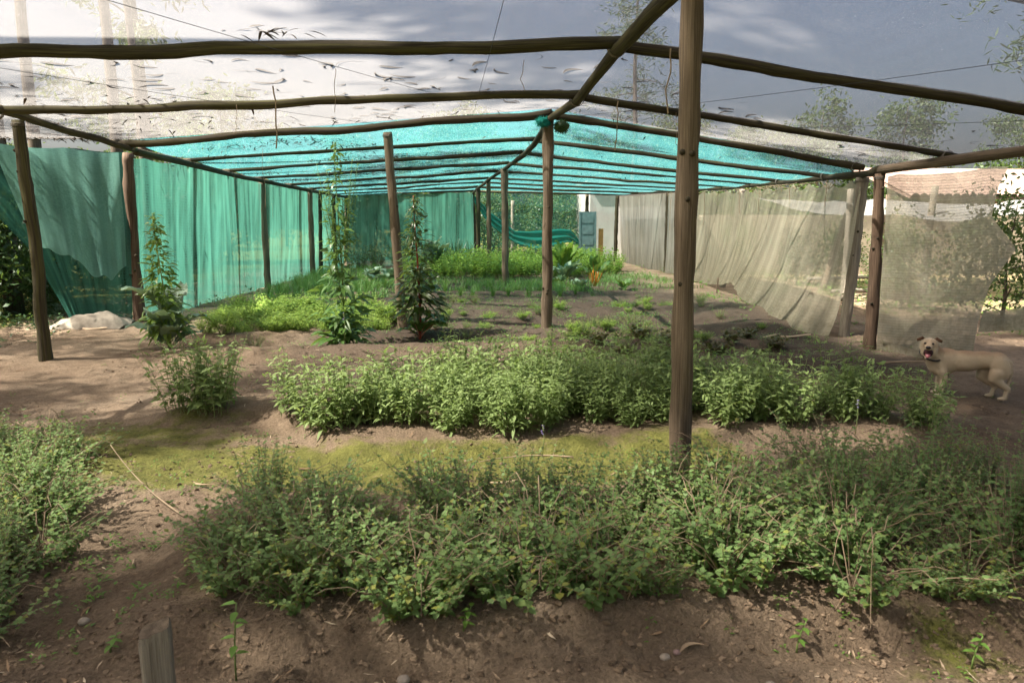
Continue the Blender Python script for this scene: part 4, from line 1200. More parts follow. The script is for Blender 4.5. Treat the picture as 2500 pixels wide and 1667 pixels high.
# ground cover weeds -------------------------------------------------------
def weeds(name, spots, label, mat):
    mb = MB()
    for (x, y, sx, sy, n, L) in spots:
        px = x + rng.normal(0, sx, n); py = y + rng.normal(0, sy, n)
        keep = fbm(px * 1.6, py * 1.6, 2, 3) > 0.36
        px, py = px[keep], py[keep]; n2 = len(px)
        if not n2: continue
        k = 7
        px = np.repeat(px, k) + rng.normal(0, L * .8, n2 * k); py = np.repeat(py, k) + rng.normal(0, L * .8, n2 * k)
        th = rng.random(n2 * k) * 6.283; e = rng.uniform(.0, 1.0, n2 * k)
        D = np.stack([np.cos(th) * np.cos(e), np.sin(th) * np.cos(e), np.sin(e)], -1)
        pz = height(px, py) + rng.random(n2 * k) ** 2 * L * 2.2
        mb.leaves(np.stack([px, py, pz], -1), D, np.tile([0, 0, 1.], (n2 * k, 1)), L * rng.uniform(.6, 1.3, n2 * k), L * .5 * rng.uniform(.6, 1.2, n2 * k), .3, .2, np.clip(rng.normal(.5, .2, n2 * k), 0, 1), 0, True)
    tag(mb.build(name, M[mat]), label, None, None, 'stuff')


weeds('weeds', [(-1.7, 3.3, .3, .4, 90, .03), (-1.2, 4.2, .4, .2, 50, .02), (-0.3, 4.4, 1.2, .2, 80, .02), (2.0, 4.5, .8, .15, 60, .02), (-2.0, 5.2, .6, .3, 60, .02), (0.2, 2.6, .9, .12, 50, .02), (2.2, 2.3, .6, .15, 40, .02),
                (-1.2, 2.6, .3, .2, 40, .02), (2.6, 9.6, 1.2, .8, 260, .03), (4.4, 7.6, .7, 1.0, 140, .03), (3.6, 8.3, .8, .6, 150, .03), (1.2, 9.6, 1.6, .4, 160, .03), (1.5, 12.6, 2.0, .5, 260, .04), (0.8, 11.2, 1.6, .25, 160, .035), (2.4, 11.6, .9, .5, 200, .045), (0.2, 13.8, 2.0, .3, 200, .04), (3.2, 10.4, 1.2, .6, 260, .04), (1.8, 7.3, 1.6, .35, 160, .03), (-2.6, 7.6, .8, .6, 60, .025), (2.2, 9.0, 1.6, .6, 300, .035), (1.0, 10.0, 2.0, .3, 240, .03), (2.0, 13.0, 2.4, .25, 260, .04), (2.0, 15.0, 2.6, .3, 260, .05),
                (3.5, 13.6, 1.5, 1.2, 360, .04), (2.5, 16.2, 2.4, 1.2, 420, .05), (0, 16.0, 2.4, 1.0, 300, .05), (-2.2, 9.4, 1.4, .5, 90, .03), (6.1, 4.9, .6, .6, 60, .03), (5.2, 15, 1.0, 3.0, 200, .04), (1.0, 14.6, 3, .5, 160, .04), (-3.4, 14.6, .8, .5, 80, .04), (4.5, 7.0, .5, .4, 60, .03),
                (1.0, 18.8, 3.5, .8, 380, .05), (5.5, 20, .8, 2.5, 260, .05), (-4.3, 19.5, .5, 3, 240, .05), (-4.6, 14.0, .4, 1.2, 140, .045)], 'scattered low green weeds on the soil between the beds', 'weed')
weeds('dark_undergrowth', [(-7.5, 14, 1.0, 1.5, 600, .09), (-6.4, 16, .5, 3, 500, .08), (-7, 20, 1.2, 4, 600, .1), (-9.5, 13.5, 1.2, 1.0, 400, .1)], 'dark low undergrowth outside the left net wall', 'dark_leaf')
weeds('outside_undergrowth', [(11.5, 12, 2.5, 1.6, 460, .08), (14, 16, 3, 2, 460, .09), (9, 15, 1.2, 3, 420, .08), (10, 22, 2, 4, 420, .1), (4, 36, 5, 1.6, 460, .14),
                              (-3, 34, 3, 2, 300, .14), (10.2, 10.4, .7, .4, 260, .07)],
      'green undergrowth covering the ground outside the nets', 'weed')

def straw():
    mb = MB(); n = 2600
    d = 2.0 + 9 * rng.random(n) ** 1.5; x = rng.uniform(-.78, .88, n) * d; y = d
    keep = fbm(x * 1.1, y * 1.1, 3, 5) > .42; x, y = x[keep], y[keep]; n = len(x); th = rng.random(n) * 6.283
    D = np.stack([np.cos(th), np.sin(th), rng.normal(0, .12, n)], -1)
    mb.leaves(np.stack([x, y, height(x, y) + .006], -1), D, np.tile([0, 0, 1.], (n, 1)), rng.uniform(.02, .10, n), rng.uniform(.002, .009, n), rng.uniform(-.2, .2, n), .1, np.clip(rng.normal(.5, .3, n), 0, 1), 0, True)
    tag(mb.build('straw_litter', M['bark_dry']), 'dry straw, leaf scraps and broken stalks scattered over the soil', None, None, 'stuff')


straw()
# seedlings in the foreground
def seedling(name, x, y, h, L, n, label, seed, lean=(.03, 0)):
    o = empty(name, (x, y, hz(x, y)), label, 'seedling'); r = np.random.default_rng(seed)
    t = np.linspace(0, 1, 5); pts = np.stack([lean[0] * t ** 2, lean[1] * t, h * t], -1)
    MB().tube(pts, np.linspace(.004, .002, 5), 5).build('stem', M['green_stem'], o)
    me = None
    for k in range(n):
        tq = (.35 + .65 * k / max(1, n - 1)); p = [np.interp(tq, t, pts[:, a]) for a in range(3)]
        if me is None:
            me = MB().leaves([(0, 0, 0)], [(1, 0, .15)], [(0, 0, 1)], L, L * .5, .35, .2, .7).mesh('leaf', M['weed'])
        l = link('leaf', me, o, p, k * 1.57 + (3.14 if k % 2 else 0) + r.normal(0, .2), r.uniform(.7, 1.1))
seedling('seedling', -0.80, 2.30, .30, .06, 7, 'tall thin seedling with paired leaves right beside the square stake', 3, (.02, .0))
for k, (x, y, lb) in enumerate([(0.10, 2.52, 'small leafy weed seedling on the bare bank below the front bed'), (0.02, 2.40, 'tiny weed seedling lowest on the bare bank at centre'), (1.90, 2.15, 'round-leaved seedling in the bottom right corner'),
                                (-1.3, 2.45, 'small clover-like seedling left of the square stake'), (0.75, 2.62, 'weed seedling at the edge of the crumbling bank'), (1.3, 2.3, 'little weed seedling on shaded soil near the bottom right')]):
    seedling('seedling', x, y, .07 + .03 * (k % 3), .04, 8, lb, 40 + k)

# ------------------------------------------------------------------ small things on the ground
o = empty('wooden_stake', (-0.99, 2.14, hz(-0.99, 2.14) - .10), 'square grey wooden stake stuck in the soil at the bottom left', 'stake', None, 0.35)
zz = np.linspace(-.15, .43, 14); ring = []
for z_ in zz:
    c_ = .047 - .003 * (z_ > .42)
    loop = []
    for (ax, ay, bx, by) in ((-1, -1, 1, -1), (1, -1, 1, 1), (1, 1, -1, 1), (-1, 1, -1, -1)):
        for f_ in (.06, .3, .55, .8, .94):
            px_, py_ = (ax + (bx - ax) * f_) * c_, (ay + (by - ay) * f_) * c_
            k_ = 1 - .06 * (f_ in (.06, .94)) + .10 * (vnoise(px_ * 140 + 9, z_ * 6 + py_ * 90, 3) - .5)
            loop.append((px_ * k_, py_ * k_, z_ + (.012 * (vnoise(px_ * 60, py_ * 60 + 4, 1) - .5) + .25 * px_ if z_ > .42 else 0)))
    ring.append(loop)
ring = np.array(ring); ns_ = ring.shape[1]
mb = MB(); ii = np.arange(len(zz) - 1)[:, None] * ns_; jj = np.arange(ns_)[None]
mb.add(ring.reshape(-1, 3), [np.stack([ii + jj, ii + (jj + 1) % ns_, ii + ns_ + (jj + 1) % ns_, ii + ns_ + jj], -1).reshape(-1, 4)], np.stack([ring[..., 0] * 30, ring[..., 1] * 30, ring[..., 2]], -1))
mb.build('shaft', M['grey_wood'], o, False)
mb = MB(); mb.add(ring[-1] + [0, 0, .0005], [np.arange(ns_).reshape(1, -1)], ring[-1] * [60, 60, 20]); mb.build('split_top', M['post'], o, False)
for (a, b, r, mt, lb, sd) in [((6.42, 16.2, -.1), (6.44, 16.2, .38), .02, 'post', 'thin stake propping the hem of the cream net', 1), ((5.12, 6.55, -.1), (5.10, 6.52, .34), .012, 'post_red', 'thin reddish stake just behind the dog', 2)]:
    tag(MB().tube(wobble(a, b, 8, .02, sd), r, 8).build('garden_stake', M[mt]), lb, 'stake')


def twig(a, mid, b, r, label):
    t = np.linspace(0, 1, 12)[:, None]
    a, mid, b = map(np.array, (a, mid, b))
    p = a * (1 - t) ** 2 + 2 * mid * t * (1 - t) + b * t ** 2
    return tag(MB().tube(p, np.linspace(r, r * .35, 12), 6).build('twig', M['dry_stem']), label, 'twig')


twig((-1.52, 3.75, hz(-1.52, 3.75) + .02), (-1.9, 4.1, .04), (-2.15, 4.3, .26), .006, 'thin bent twig rising from the soil by the left bed')
twig((0.8, 4.42, .05), (0.5, 4.5, .07), (0.15, 4.38, .05), .007, 'dry twig lying on the mossy path')
twig((4.9, 7.35, .05), (5.3, 7.3, .1), (5.9, 7.1, .06), .016, 'pale dead branch on the soil behind the dog')
twig((5.3, 5.2, .03), (5.6, 5.3, .05), (6.0, 5.2, .03), .012, 'pale stick on the soil right of the dog')
twig((-0.9, 7.3, .08), (-1.4, 7.4, .09), (-1.8, 7.2, .08), .008, 'dry straw stalk behind the sage bed')


def bark(x, y, L, W, rot, bend, label, group=None):
    s = np.linspace(-.5, .5, 9); u = np.linspace(-.5, .5, 5)
    S, U = np.meshgrid(s, u, indexing='ij')
    P = np.stack([S * L, U * W * (1 - (2 * S) ** 4 * .7) + bend * S ** 2 * L, 0.012 + 0.25 * W * (1 - (2 * U) ** 2) + .02 * L * np.sin(S * 5)], -1)
    mb = MB(); mb.grid(P, None, .75)
    P2 = P.copy(); P2[..., 2] -= .004
    mb.grid(P2, None, .5)
    tag(mb.build('bark_strip', M['bark_dry'], None, True), label, 'bark', group)
    ob = bpy.data.objects[-1] if False else COL.objects[-1]
    ob.location = (x, y, hz(x, y) + .01); ob.rotation_euler = (0, 0, rot)


bark(-0.15, 4.28, .22, .035, 2.6, 1.6, 'curled pale bark strip on the mossy path')
bark(0.35, 4.22, .26, .025, .05, .1, 'straight pale bark strip on the mossy path')
bark(-3.3, 8.6, .2, .05, 2.2, .4, 'pale bark chip on bare soil near the front corner post')
bark(-5.0, 11.6, .5, .08, .3, .2, 'reddish bark slab at the foot of the reddish post')
bark(-5.6, 11.3, .6, .07, .1, .3, 'long bark strip in front of the torn net')
bark(4.9, 9.3, .5, .06, .1, .3, 'dry bark strip at the foot of the cream net')
bark(4.6, 9.5, .4, .05, .5, -.2, 'short dry bark piece under the cream net')

DL = [litter_mesh('leaf', 50 + k) for k in range(5)]
for me in DL:
    me.materials[0] = M['bark_dry']
for k in range(90):
    d = random.uniform(2.2, 11); x = random.uniform(-.75, .85) * d; y = d
    if in_poly(x, y, sage_poly) or in_poly(x, y, balm_poly): continue
    o = link('dry_leaf', random.choice(DL), None, (x, y, hz(x, y) + .004), random.random() * 6.28, random.uniform(.25, .6))
    z = 'near the camera' if y < 4.6 else ('around the middle bed' if y < 7.5 else 'on the soil behind the middle bed')
    tag(o, 'dry brown leaf lying on bare soil ' + z, 'leaf', 'dry leaves ' + z)
for k, (x, y, r_, lb) in enumerate([(0.78, 2.30, .017, 'pale round stone at the foot of the front bank'), (0.83, 2.31, .013, 'pinkish stone touching the pale round stone'), (-1.55, 2.75, .02, 'small white stone near the left bed'),
                                    (-0.2, 2.25, .02, 'flat tan stone at the bottom centre'), (1.1, 2.1, .018, 'tan stone at the bottom edge right of centre')]):
    th = np.linspace(0, np.pi, 7); ph = np.linspace(0, 2 * np.pi, 10)
    T_, Ph = np.meshgrid(th, ph, indexing='ij')
    rr = r_ * (1 + .35 * (fbm(T_ * 1.5 + k * 3, np.abs(Ph - np.pi) * 1.2, 2) - .4))
    P = np.stack([rr * np.sin(T_) * np.cos(Ph) * 1.25, rr * np.sin(T_) * np.sin(Ph), rr * np.cos(T_) * .8], -1)
    mb = MB(); mb.grid(P)
    tag(mb.build('stone', plain('stone_%d' % k, (0.30, 0.25, 0.20) if k != 1 else (.24, .16, .15), .8, .2, 30), None, True, (x, y, hz(x, y) + r_ * .4)), lb, 'stone')

# beige cloth heap by the reddish post
s = np.linspace(0, 1, 34); u = np.linspace(0, 1, 22); S, U = np.meshgrid(s, u, indexing='ij')
X = -6.55 + 1.25 * S; Y = 11.25 + .65 * U
hh = (0.30 * np.sin(np.pi * np.clip(S * .9 + .08, 0, 1)) ** .7 * np.sin(np.pi * U) ** .6 * (0.45 + .75 * S)) * (0.75 + .5 * fbm(S * 5, U * 3, 2, 1)) + .03 * np.sin(S * 13 + U * 9) * np.sin(np.pi * U)
mb = MB(); mb.grid(np.stack([X + .05 * (fbm(U * 4, S * 3) - .5), Y - .3 * (1 - S) * (U - .5), height(X, Y) + np.maximum(hh, 0) + .004], -1))
tag(mb.build('beige_cloth', M['cloth']), 'crumpled beige cloth heaped at the foot of the torn green net', 'cloth')

# strings, wires and scraps under the roof
def cord(name, pts, r, mat, label, cat, group=None):
    pts = np.array(pts, float)
    return tag(MB().tube(pts, r, 4, cap=False).build(name, mat), label, cat, group)


def sagline(a, b, n=16, sag=.04, off=0):
    t = np.linspace(0, 1, n)[:, None]; p = np.array(a) * (1 - t) + np.array(b) * t
    p[:, 2] -= (4 * sag * t * (1 - t))[:, 0]; return p


for k, (a, b) in enumerate([((-2.6, 3.2, 2.86), (0.9, 10.2, 3.20)), ((-4.4, 4.4, 2.78), (-1.0, 10.4, 3.06)), ((0.35, 3.4, 3.0), (0.3, 10.1, 3.16)), ((4.0, 3.6, 2.62), (1.8, 10.0, 3.16)), ((5.4, 4.6, 2.40), (3.0, 9.9, 2.98)), ((5.4, 7.2, 2.40), (4.0, 9.8, 2.8))]):
    cord('roof_wire', sagline(a, b, 14, .03), .0022, M['wire'], 'thin wire strung under the grey roof cloth', 'wire', 'thin wires under the grey roof')
cord('roof_rope', wobble((2.2, 4.2, 3.14), (5.4, 3.9, 2.60), 26, .05, 5), .011, M['wire'], 'dark twisted rope under the roof at the top right corner', 'rope')
for k, (x, y, z, l) in enumerate([(-1.45, 6.0, 2.74, .5), (-0.95, 6.1, 2.9, .35), (0.62, 6.1, 3.0, .25), (1.9, 8.0, 3.02, .55), (1.75, 5.6, 3.0, .5), (-2.3, 7.9, 2.9, .3), (-2.9, 11.2, 2.8, .9), (-4.85, 16.2, 2.75, 1.0), (-4.9, 19.5, 2.75, .9), (2.6, 8.0, 2.9, .35),
                                  (6.05, 10.7, 2.34, .9), (6.45, 12.7, 2.38, 1.2), (6.9, 15.0, 2.48, .9), (7.3, 17.0, 2.56, 1.3), (7.5, 20.0, 2.66, 1.0), (7.55, 22.0, 2.75, 1.1), (7.6, 23.5, 2.8, 1.3), (6.6, 13.4, 2.4, .5), (7.1, 15.8, 2.5, .6)]):
    n = 9; t = np.linspace(0, 1, n)
    p = np.stack([x + .10 * (fbm(t * 3 + k, k * 1.7, 2) - .45), y + .08 * (fbm(t * 3 + k, k * 2.9 + 9, 2) - .45), z - l * t], -1)
    if k >= 10: p[:, 0] -= .07
    right = k >= 10
    cord('hanging_root' if right else 'hanging_strip', p, .007 if right else (.006 if k in (0, 3, 4) else .0025), M['dry_stem'],
         'dark dry root dangling from the right eave in front of the cream net' if right else 'thin dry strip dangling from the roof poles', 'root' if right else 'strip', 'dangling roots on the right eave' if right else 'strips dangling from the roof')
# tangled vine along the right eave
mb = MB()
for k in range(46):
    y = random.uniform(10.5, 24); e = along(REAVE, y); n = 8; t = np.linspace(0, 1, n); l = random.uniform(.12, .5)
    p = np.stack([e[0] - .09 + .06 * (fbm(t * 3 + k, k * 1.3, 2) - .45), y + (t - .5) * l * 1.6 + .05 * np.sin(t * 9 + k), e[2] - .03 - .16 * random.random() * np.sin(np.pi * t) - .05 * random.random()], -1)
    mb.tube(p, .005, 4, cap=False)
tag(mb.build('dry_vine', M['dry_stem']), 'tangled dry vine wound along the right eave pole', 'vine')
# scrap bundle at the head of the ridge post
th = np.linspace(0, np.pi, 12); ph = np.linspace(0, 2 * np.pi, 20); T_, Ph = np.meshgrid(th, ph, indexing='ij')
bun = empty('scrap_bundle', (1.43, 10.2, 3.06), 'dark bundle of moss and teal net scraps tied round the ridge post head', 'bundle')
for k, (dx, dz, sx, sz, mt) in enumerate([(.17, -.02, .11, .08, 'dark_leaf'), (-.10, .04, .10, .06, 'net_swag')]):
    rr = 1 + .7 * (fbm(T_ * 3 + k * 5, np.abs(Ph - np.pi) * 3, 3) - .45)
    mb = MB(); mb.grid(np.stack([dx + rr * sx * np.sin(T_) * np.cos(Ph), rr * .11 * np.sin(T_) * np.sin(Ph), dz + rr * sz * np.cos(T_)], -1), None, .3)
    n = 160
    a = rng.random(n) * 6.28; b = np.arccos(rng.uniform(-1, 1, n)); D = np.stack([np.sin(b) * np.cos(a), np.sin(b) * np.sin(a), np.cos(b)], -1)
    mb.leaves(np.array([dx, 0, dz]) + D * np.array([sx, .11, sz]) * .9, D + rng.normal(0, .5, (n, 3)), rng.normal(0, 1, (n, 3)), .05, .012, .3, .1, .2)
    mb.build('moss_clump' if k == 0 else 'net_scrap', M[mt], bun)

# ------------------------------------------------------------------ trees and surroundings
def tree_meshes(seed, H, crown_lo, crown_r, nleaf, leafL, leafW, limbs, lmat, trunk_r, droop=0.2, clumps=26, needle=False):
    r = np.random.default_rng(seed); tr = MB(); cr = MB()
    t = np.linspace(0, 1, 12)
    path = np.stack([.35 * (fbm(t * 3 + seed, seed * 1.1, 2) - .44), .35 * (fbm(t * 3 + seed, seed * 2.1 + 9, 2, 2) - .44), H * .96 * t - .2], -1)
    tr.tube(path, trunk_r * (1 - .88 * t) ** .9, 9, lump=.1)
    P_, cl = [], []
    for k in range(limbs):
        f = crown_lo + (1 - crown_lo) * (k + r.random()) / limbs
        f = min(f, .97); p0 = np.array([np.interp(f, t, path[:, a]) for a in range(3)])
        th = k * 2.4 + r.normal(0, .4); ln = crown_r * (1.15 - .75 * ((f - crown_lo) / (1 - crown_lo)) ** 1.3) * r.uniform(.7, 1.1)
        tb = np.linspace(0, 1, 6); out = np.array([math.cos(th), math.sin(th), 0])
        rise = r.uniform(.25, .6) if not needle else r.uniform(-.1, .15)
        lp = p0 + out * (ln * tb)[:, None] + np.array([0, 0, 1]) * (ln * (rise * tb - droop * tb ** 2))[:, None]
        tr.tube(lp, np.linspace(trunk_r * .3 * (1.1 - f), .012, 6), 5)
        m = max(2, int(clumps / limbs * 3))
        for q in range(m):
            tq = r.uniform(.3, 1.02); c = np.array([np.interp(min(tq, 1), tb, lp[:, a]) for a in range(3)]) + r.normal(0, .22, 3)
            cl.append((c, r.uniform(.35, .8)))
    per = max(1, nleaf // len(cl))
    for (c, s) in cl:
        n = int(per * r.uniform(.6, 1.4))
        p = c + r.normal(0, s * .5, (n, 3)) * [1, 1, .75]
        th = r.random(n) * 6.283; e = r.normal(-.5 if not needle else .2, .5, n)
        D = np.stack([np.cos(th) * np.cos(e), np.sin(th) * np.cos(e), np.sin(e)], -1)
        ct = r.uniform(.2, .75)
        cr.leaves(p, D, r.normal(0, 1, (n, 3)), leafL * r.uniform(.7, 1.3, n), leafW * r.uniform(.7, 1.3, n), .2, .15, np.clip(ct + r.normal(0, .15, n), 0, 1), 0, True)
    return tr.mesh('trunk', M['tree_bark']), cr.mesh('crown', M[lmat])


TREE_RND = random.Random(15)


def tree(var, x, y, s, label, group=None, name='tree', cat='tree'):
    o = empty(name, (x, y, 0), label, cat, group, TREE_RND.random() * 6.28, s)
    link('trunk', var[0], o); link('crown', var[1], o)
    return o


EUC = [tree_meshes(k + 1, 15, .30, 3.0, 3600, .30, .075, 12, 'tree_leaf', .20, .2, 26) for k in range(3)]
EUCT = [tree_meshes(k + 11, 27, .55, 3.3, 8500, .40, .11, 18, 'tree_leaf', .26, .2, 40) for k in range(2)]
EUCS = [tree_meshes(k + 21, 19, .72, 1.7, 1500, .32, .085, 9, 'tree_leaf', .17, .2, 14) for k in range(2)]
PINE = [tree_meshes(k + 31, 16, .35, 2.6, 5200, .30, .05, 20, 'pine_leaf', .20, .25, 40, True) for k in range(2)]
BUSHT = [tree_meshes(k + 61, 6.5, .10, 2.4, 5200, .20, .085, 16, 'tree_leaf', .10, .15, 40) for k in range(3)]
DSHRUB = [tree_meshes(k + 191, 3.0, .05, 1.2, 4200, .16, .075, 14, 'dark_leaf', .05, .1, 34) for k in range(2)]
SHRUB = [tree_meshes(k + 91, 2.6, .15, .8, 2200, .11, .05, 12, 'tree_leaf', .045, .1, 24) for k in range(2)]

# tall trees beyond the left wall: their crowns dapple the roof
for k, (x, y, s, lb) in enumerate([(-11.5, 4.0, 1.0, 'slender eucalyptus standing outside the open left front'), (-12.2, 8.2, .95, 'slender eucalyptus outside behind the torn green net'), (-9.6, 0.4, 1.05, 'slender eucalyptus beside the camera at the left'),
                                   (-11.0, 26.5, 1.1, 'slender eucalyptus outside the far left corner')]):
    tree(EUC[k % 3], x, y, s, lb, None, 'eucalyptus_tree')
for k, (x, y, s) in enumerate([(-9.0, -1.6, 1.3), (-8.8, 1.2, 1.25), (-9.2, 4.0, 1.32), (-8.8, -4.5, 1.3)]):
    tree(EUCT[k % 2], x, y, s, 'tall bare-trunked eucalyptus outside the left side with a high crown', 'tall eucalyptus trees shading the roof', 'eucalyptus_tree')
for k, (x, y, s) in enumerate([(-8.2, 13.6, 1.0), (-8.8, 16.0, .9), (-8.4, 18.4, 1.0), (-9.0, 21.2, .9)]):
    tree(EUCS[k % 2], x, y, s, 'bare pole-like young eucalyptus in the grove outside the green wall', 'young eucalyptus trunks outside the green wall', 'eucalyptus_tree')
for k, (x, y, s, lb) in enumerate([(27.0, 30.0, 1.5, 'tall pine behind the tiled house'), (10.5, 40.0, 1.1, 'pine by the far right corner')]):
    tree(PINE[k % 2], x, y, s, lb, None, 'pine_tree')
for k, (x, y, s, lb) in enumerate([(-5.5, 36, 1.0, 'leafy tree behind the left end of the rear net'), (-1.5, 38, 1.1, 'leafy tree behind the rear green net'), (2.2, 37.5, 1.05, 'leafy tree behind the ridge at the far end'), (5.0, 39.0, 1.1, 'leafy tree left of the leaning door'),
                                   (8.0, 43.0, 1.2, 'leafy tree behind the white wall'), (0.5, 44, 1.4, 'taller leafy tree farthest behind the rear net'), (-10, 32, 1.2, 'broad leafy tree beyond the far left corner'), (12.5, 38, 1.2, 'leafy tree right of the white wall')]):
    tree(BUSHT[k % 3], x, y, s, lb, None, 'leafy_tree')
for k, (x, y, s, lb) in enumerate([(9.1, 10.6, .85, 'grey-green shrub showing through the ragged cream panel'), (9.9, 10.2, .95, 'small tree with thin trunk at the right edge'), (8.7, 12.6, .7, 'round shrub behind the cream net post'), (9.6, 18.5, .6, 'low shrub before the adobe wall left of the leaning pole'), (11.4, 19.5, .75, 'shrub before the adobe wall under the shelter'), (13.4, 20.0, .7, 'shrub before the adobe wall further right'), (15.2, 19.0, .8, 'shrub under the right end of the shelter'), (8.9, 21.0, .7, 'shrub in the corner of the two adobe walls')]):
    o = tree(SHRUB[k % 2], x, y, s, lb, None, 'shrub', 'shrub')
for k, (x, y, s, lb) in enumerate([(-8.9, 13.2, 1.0, 'dark shrub outside the left front corner'), (-8.3, 12.7, .75, 'low dark shrub at the left edge beside the torn net'), (-8.2, 14.6, .45, 'dark shrub glimpsed behind the torn net'), (-10.2, 14.8, 1.1, 'dark shrub farther out at the left edge'),
                                   (-8.4, 17.5, .45, 'dark shrub outside the middle of the green wall'), (-8.2, 21.0, .45, 'dark shrub outside the far part of the green wall'), (-10.5, 17.0, .8, 'big dark shrub behind the green wall')] +
                                  [(-11.0 - .4 * (q % 2), 20 + 2.6 * q, 1.05, 'dark shrub in the row far out beyond the green wall, %s from the camera' % ('first', 'second', 'third', 'fourth', 'fifth', 'sixth')[q]) for q in range(6)] +
                                  [(-4.5 + 2.3 * q, 35.2 + .5 * (q % 2), 1.0, 'dark shrub in the row behind the rear net, %s from its left end' % ('first', 'second', 'third', 'fourth', 'fifth')[q]) for q in range(5)]):
    tree(DSHRUB[k % 2], x, y, s, lb, None, 'shrub', 'shrub')
for k, (x, y, s) in enumerate([(-7, -8, 1.2), (-2.5, -9.5, 1.4), (2.5, -8.5, 1.3), (7, -9.5, 1.4), (11.5, -7, 1.3), (14.5, -2, 1.3)]):  # unseen trees, added to block light coming in through the open front
    tree(BUSHT[k % 3], x, y, s, 'unseen leafy tree added behind the camera to block sky light', 'unseen trees added behind the camera', 'leafy_tree')
for k in range(34):
    a = R(-100 + 200 * k / 33); d = random.uniform(44, 62)
    tree(BUSHT[k % 3], d * math.sin(a), 8 + d * math.cos(a), random.uniform(1.0, 1.7), 'distant leafy tree in the belt of trees around the garden', 'distant trees around the garden', 'distant_tree')
# white trunk pole behind the rear net
tag(MB().tube(wobble((2.95, 34.5, 0), (3.0, 34.5, 2.9), 12, .1, 3), .09, 8).build('dead_trunk', M['grey_wood']), 'pale dead trunk standing behind the thin rear net', 'trunk')

# leaning panelled door and planks at the far end
d = empty('panel_door', (6.2, 31.4, 0.1), 'blue-grey panelled door leaning upright at the far end', 'door', None, 0.0)
d.rotation_euler = (R(-3), 0, 0)
M['door'] = plain('door_paint', (0.12, 0.19, 0.19), .6, .15, 6)
mb = MB(); mb.box((0, 0, 1.1), (.80, .04, 2.2)); mb.build('slab', M['door'], d, False)
for k in range(4):
    mb = MB(); mb.box((0, -.028, .36 + .5 * k), (.52, .02, .36)); mb.build('panel', M['door'], d, False)
for sx in (-.36, .36):
    mb = MB(); mb.box((sx, -.032, 1.1), (.075, .024, 2.2)); mb.build('stile', M['door'], d, False)
tag(MB().box((6.85, 31.6, .78), (.22, .04, 1.5)).build('plank', plain('orange_wood', (.45, .24, .09), .7, .2, 4), None, False), 'short orange-brown plank standing beside the door', 'plank')
M['whitewash'] = plain('whitewash', (.36, .35, .325), .85, .06, 2, .1)
o = empty('white_building', (9.8, 37.0, 0), 'white rendered building wall glaring behind the far right corner', 'building')
mb = MB(); mb.box((0, 0, 1.9), (5.6, 4.0, 3.8)); mb.build('wall', M['whitewash'], o, False)
mb = MB(); mb.box((0, 0, 3.86), (6.0, 4.4, .12)); mb.build('roof', M['grey_wood'], o, False)

# neighbouring plot on the right: garden wall, sagging cloth shelter, tiled house
M['adobe'] = plain('adobe_wall', (.30, .255, .185), .95, .38, .9, .5)
mb = MB(); mb.box((16.5, 22.5, .95), (16.5, .35, 2.1)); tag(mb.build('garden_wall', M['adobe'], None, False), 'long beige adobe garden wall behind the neighbouring shelter', 'wall')
mb = MB(); mb.box((8.3, 27.5, .95), (.3, 9.6, 2.0)); tag(mb.build('garden_wall', M['adobe'], None, False), 'beige wall stretch running back beside the white net curtain', 'wall')
sh = empty('cloth_shelter', (0, 0, 0), 'makeshift shelter of sagging grey-white cloth on leaning poles next door', 'shelter')
u = np.linspace(0, 1, 60); v = np.linspace(0, 1, 26); U, V = np.meshgrid(u, v, indexing='ij')
X = 8.3 + 9.5 * U; Y = 13.2 + 5.5 * V + .5 * np.sin(U * 7)
Z = 2.42 - .08 * U - .30 * np.sin(2.5 * np.pi * U) ** 2 * (0.6 + .5 * V) - .22 * np.sin(np.pi * V) * (0.5 + fbm(U * 6, V * 3, 3)) - .60 * (1 - V) ** 4 * (0.45 + .8 * fbm(U * 9, 2.2, 3, 1)) + .10 * (fbm(U * 22, V * 9, 3, 2) - .5)
M['shelter_cloth'] = net_mat('shelter_cloth', (.34, .335, .32), .88, .5, .15, .4, (.25, .24, .22))
mb = MB(); mb.grid(np.stack([X, Y, Z], -1), np.stack([X, Y, 0 * X], -1)); mb.build('canopy', M['shelter_cloth'], sh)
for k, (bx, by, tx, tz, mt) in enumerate([(10.6, 14.6, 10.65, 2.5, 'grey_wood'), (9.3, 16.5, 9.9, 2.45, 'post'), (8.5, 14.2, 8.45, 2.4, 'grey_wood'), (13.5, 14.8, 13.5, 2.5, 'grey_wood'), (12.2, 18.6, 12.2, 2.5, 'post'), (16.6, 16, 16.6, 2.5, 'grey_wood')]):
    MB().tube(wobble((bx, by, 0), (tx, by, tz), 12, .08, k + 5), taper(12, .085, .07, k), 9).build('post', M[mt], sh)
for k, (a, b) in enumerate([((9.3, 17.3, .25), (12.5, 17.0, .35)), ((8.8, 15.2, .12), (10.2, 15.6, .12))]):
    tag(MB().tube(wobble(a, b, 12, .06, k + 9), .05, 8).build('log', M['grey_wood']), ['pale log lying across the neighbouring plot', 'short pale log on the ground beyond the cream net'][k], 'log')

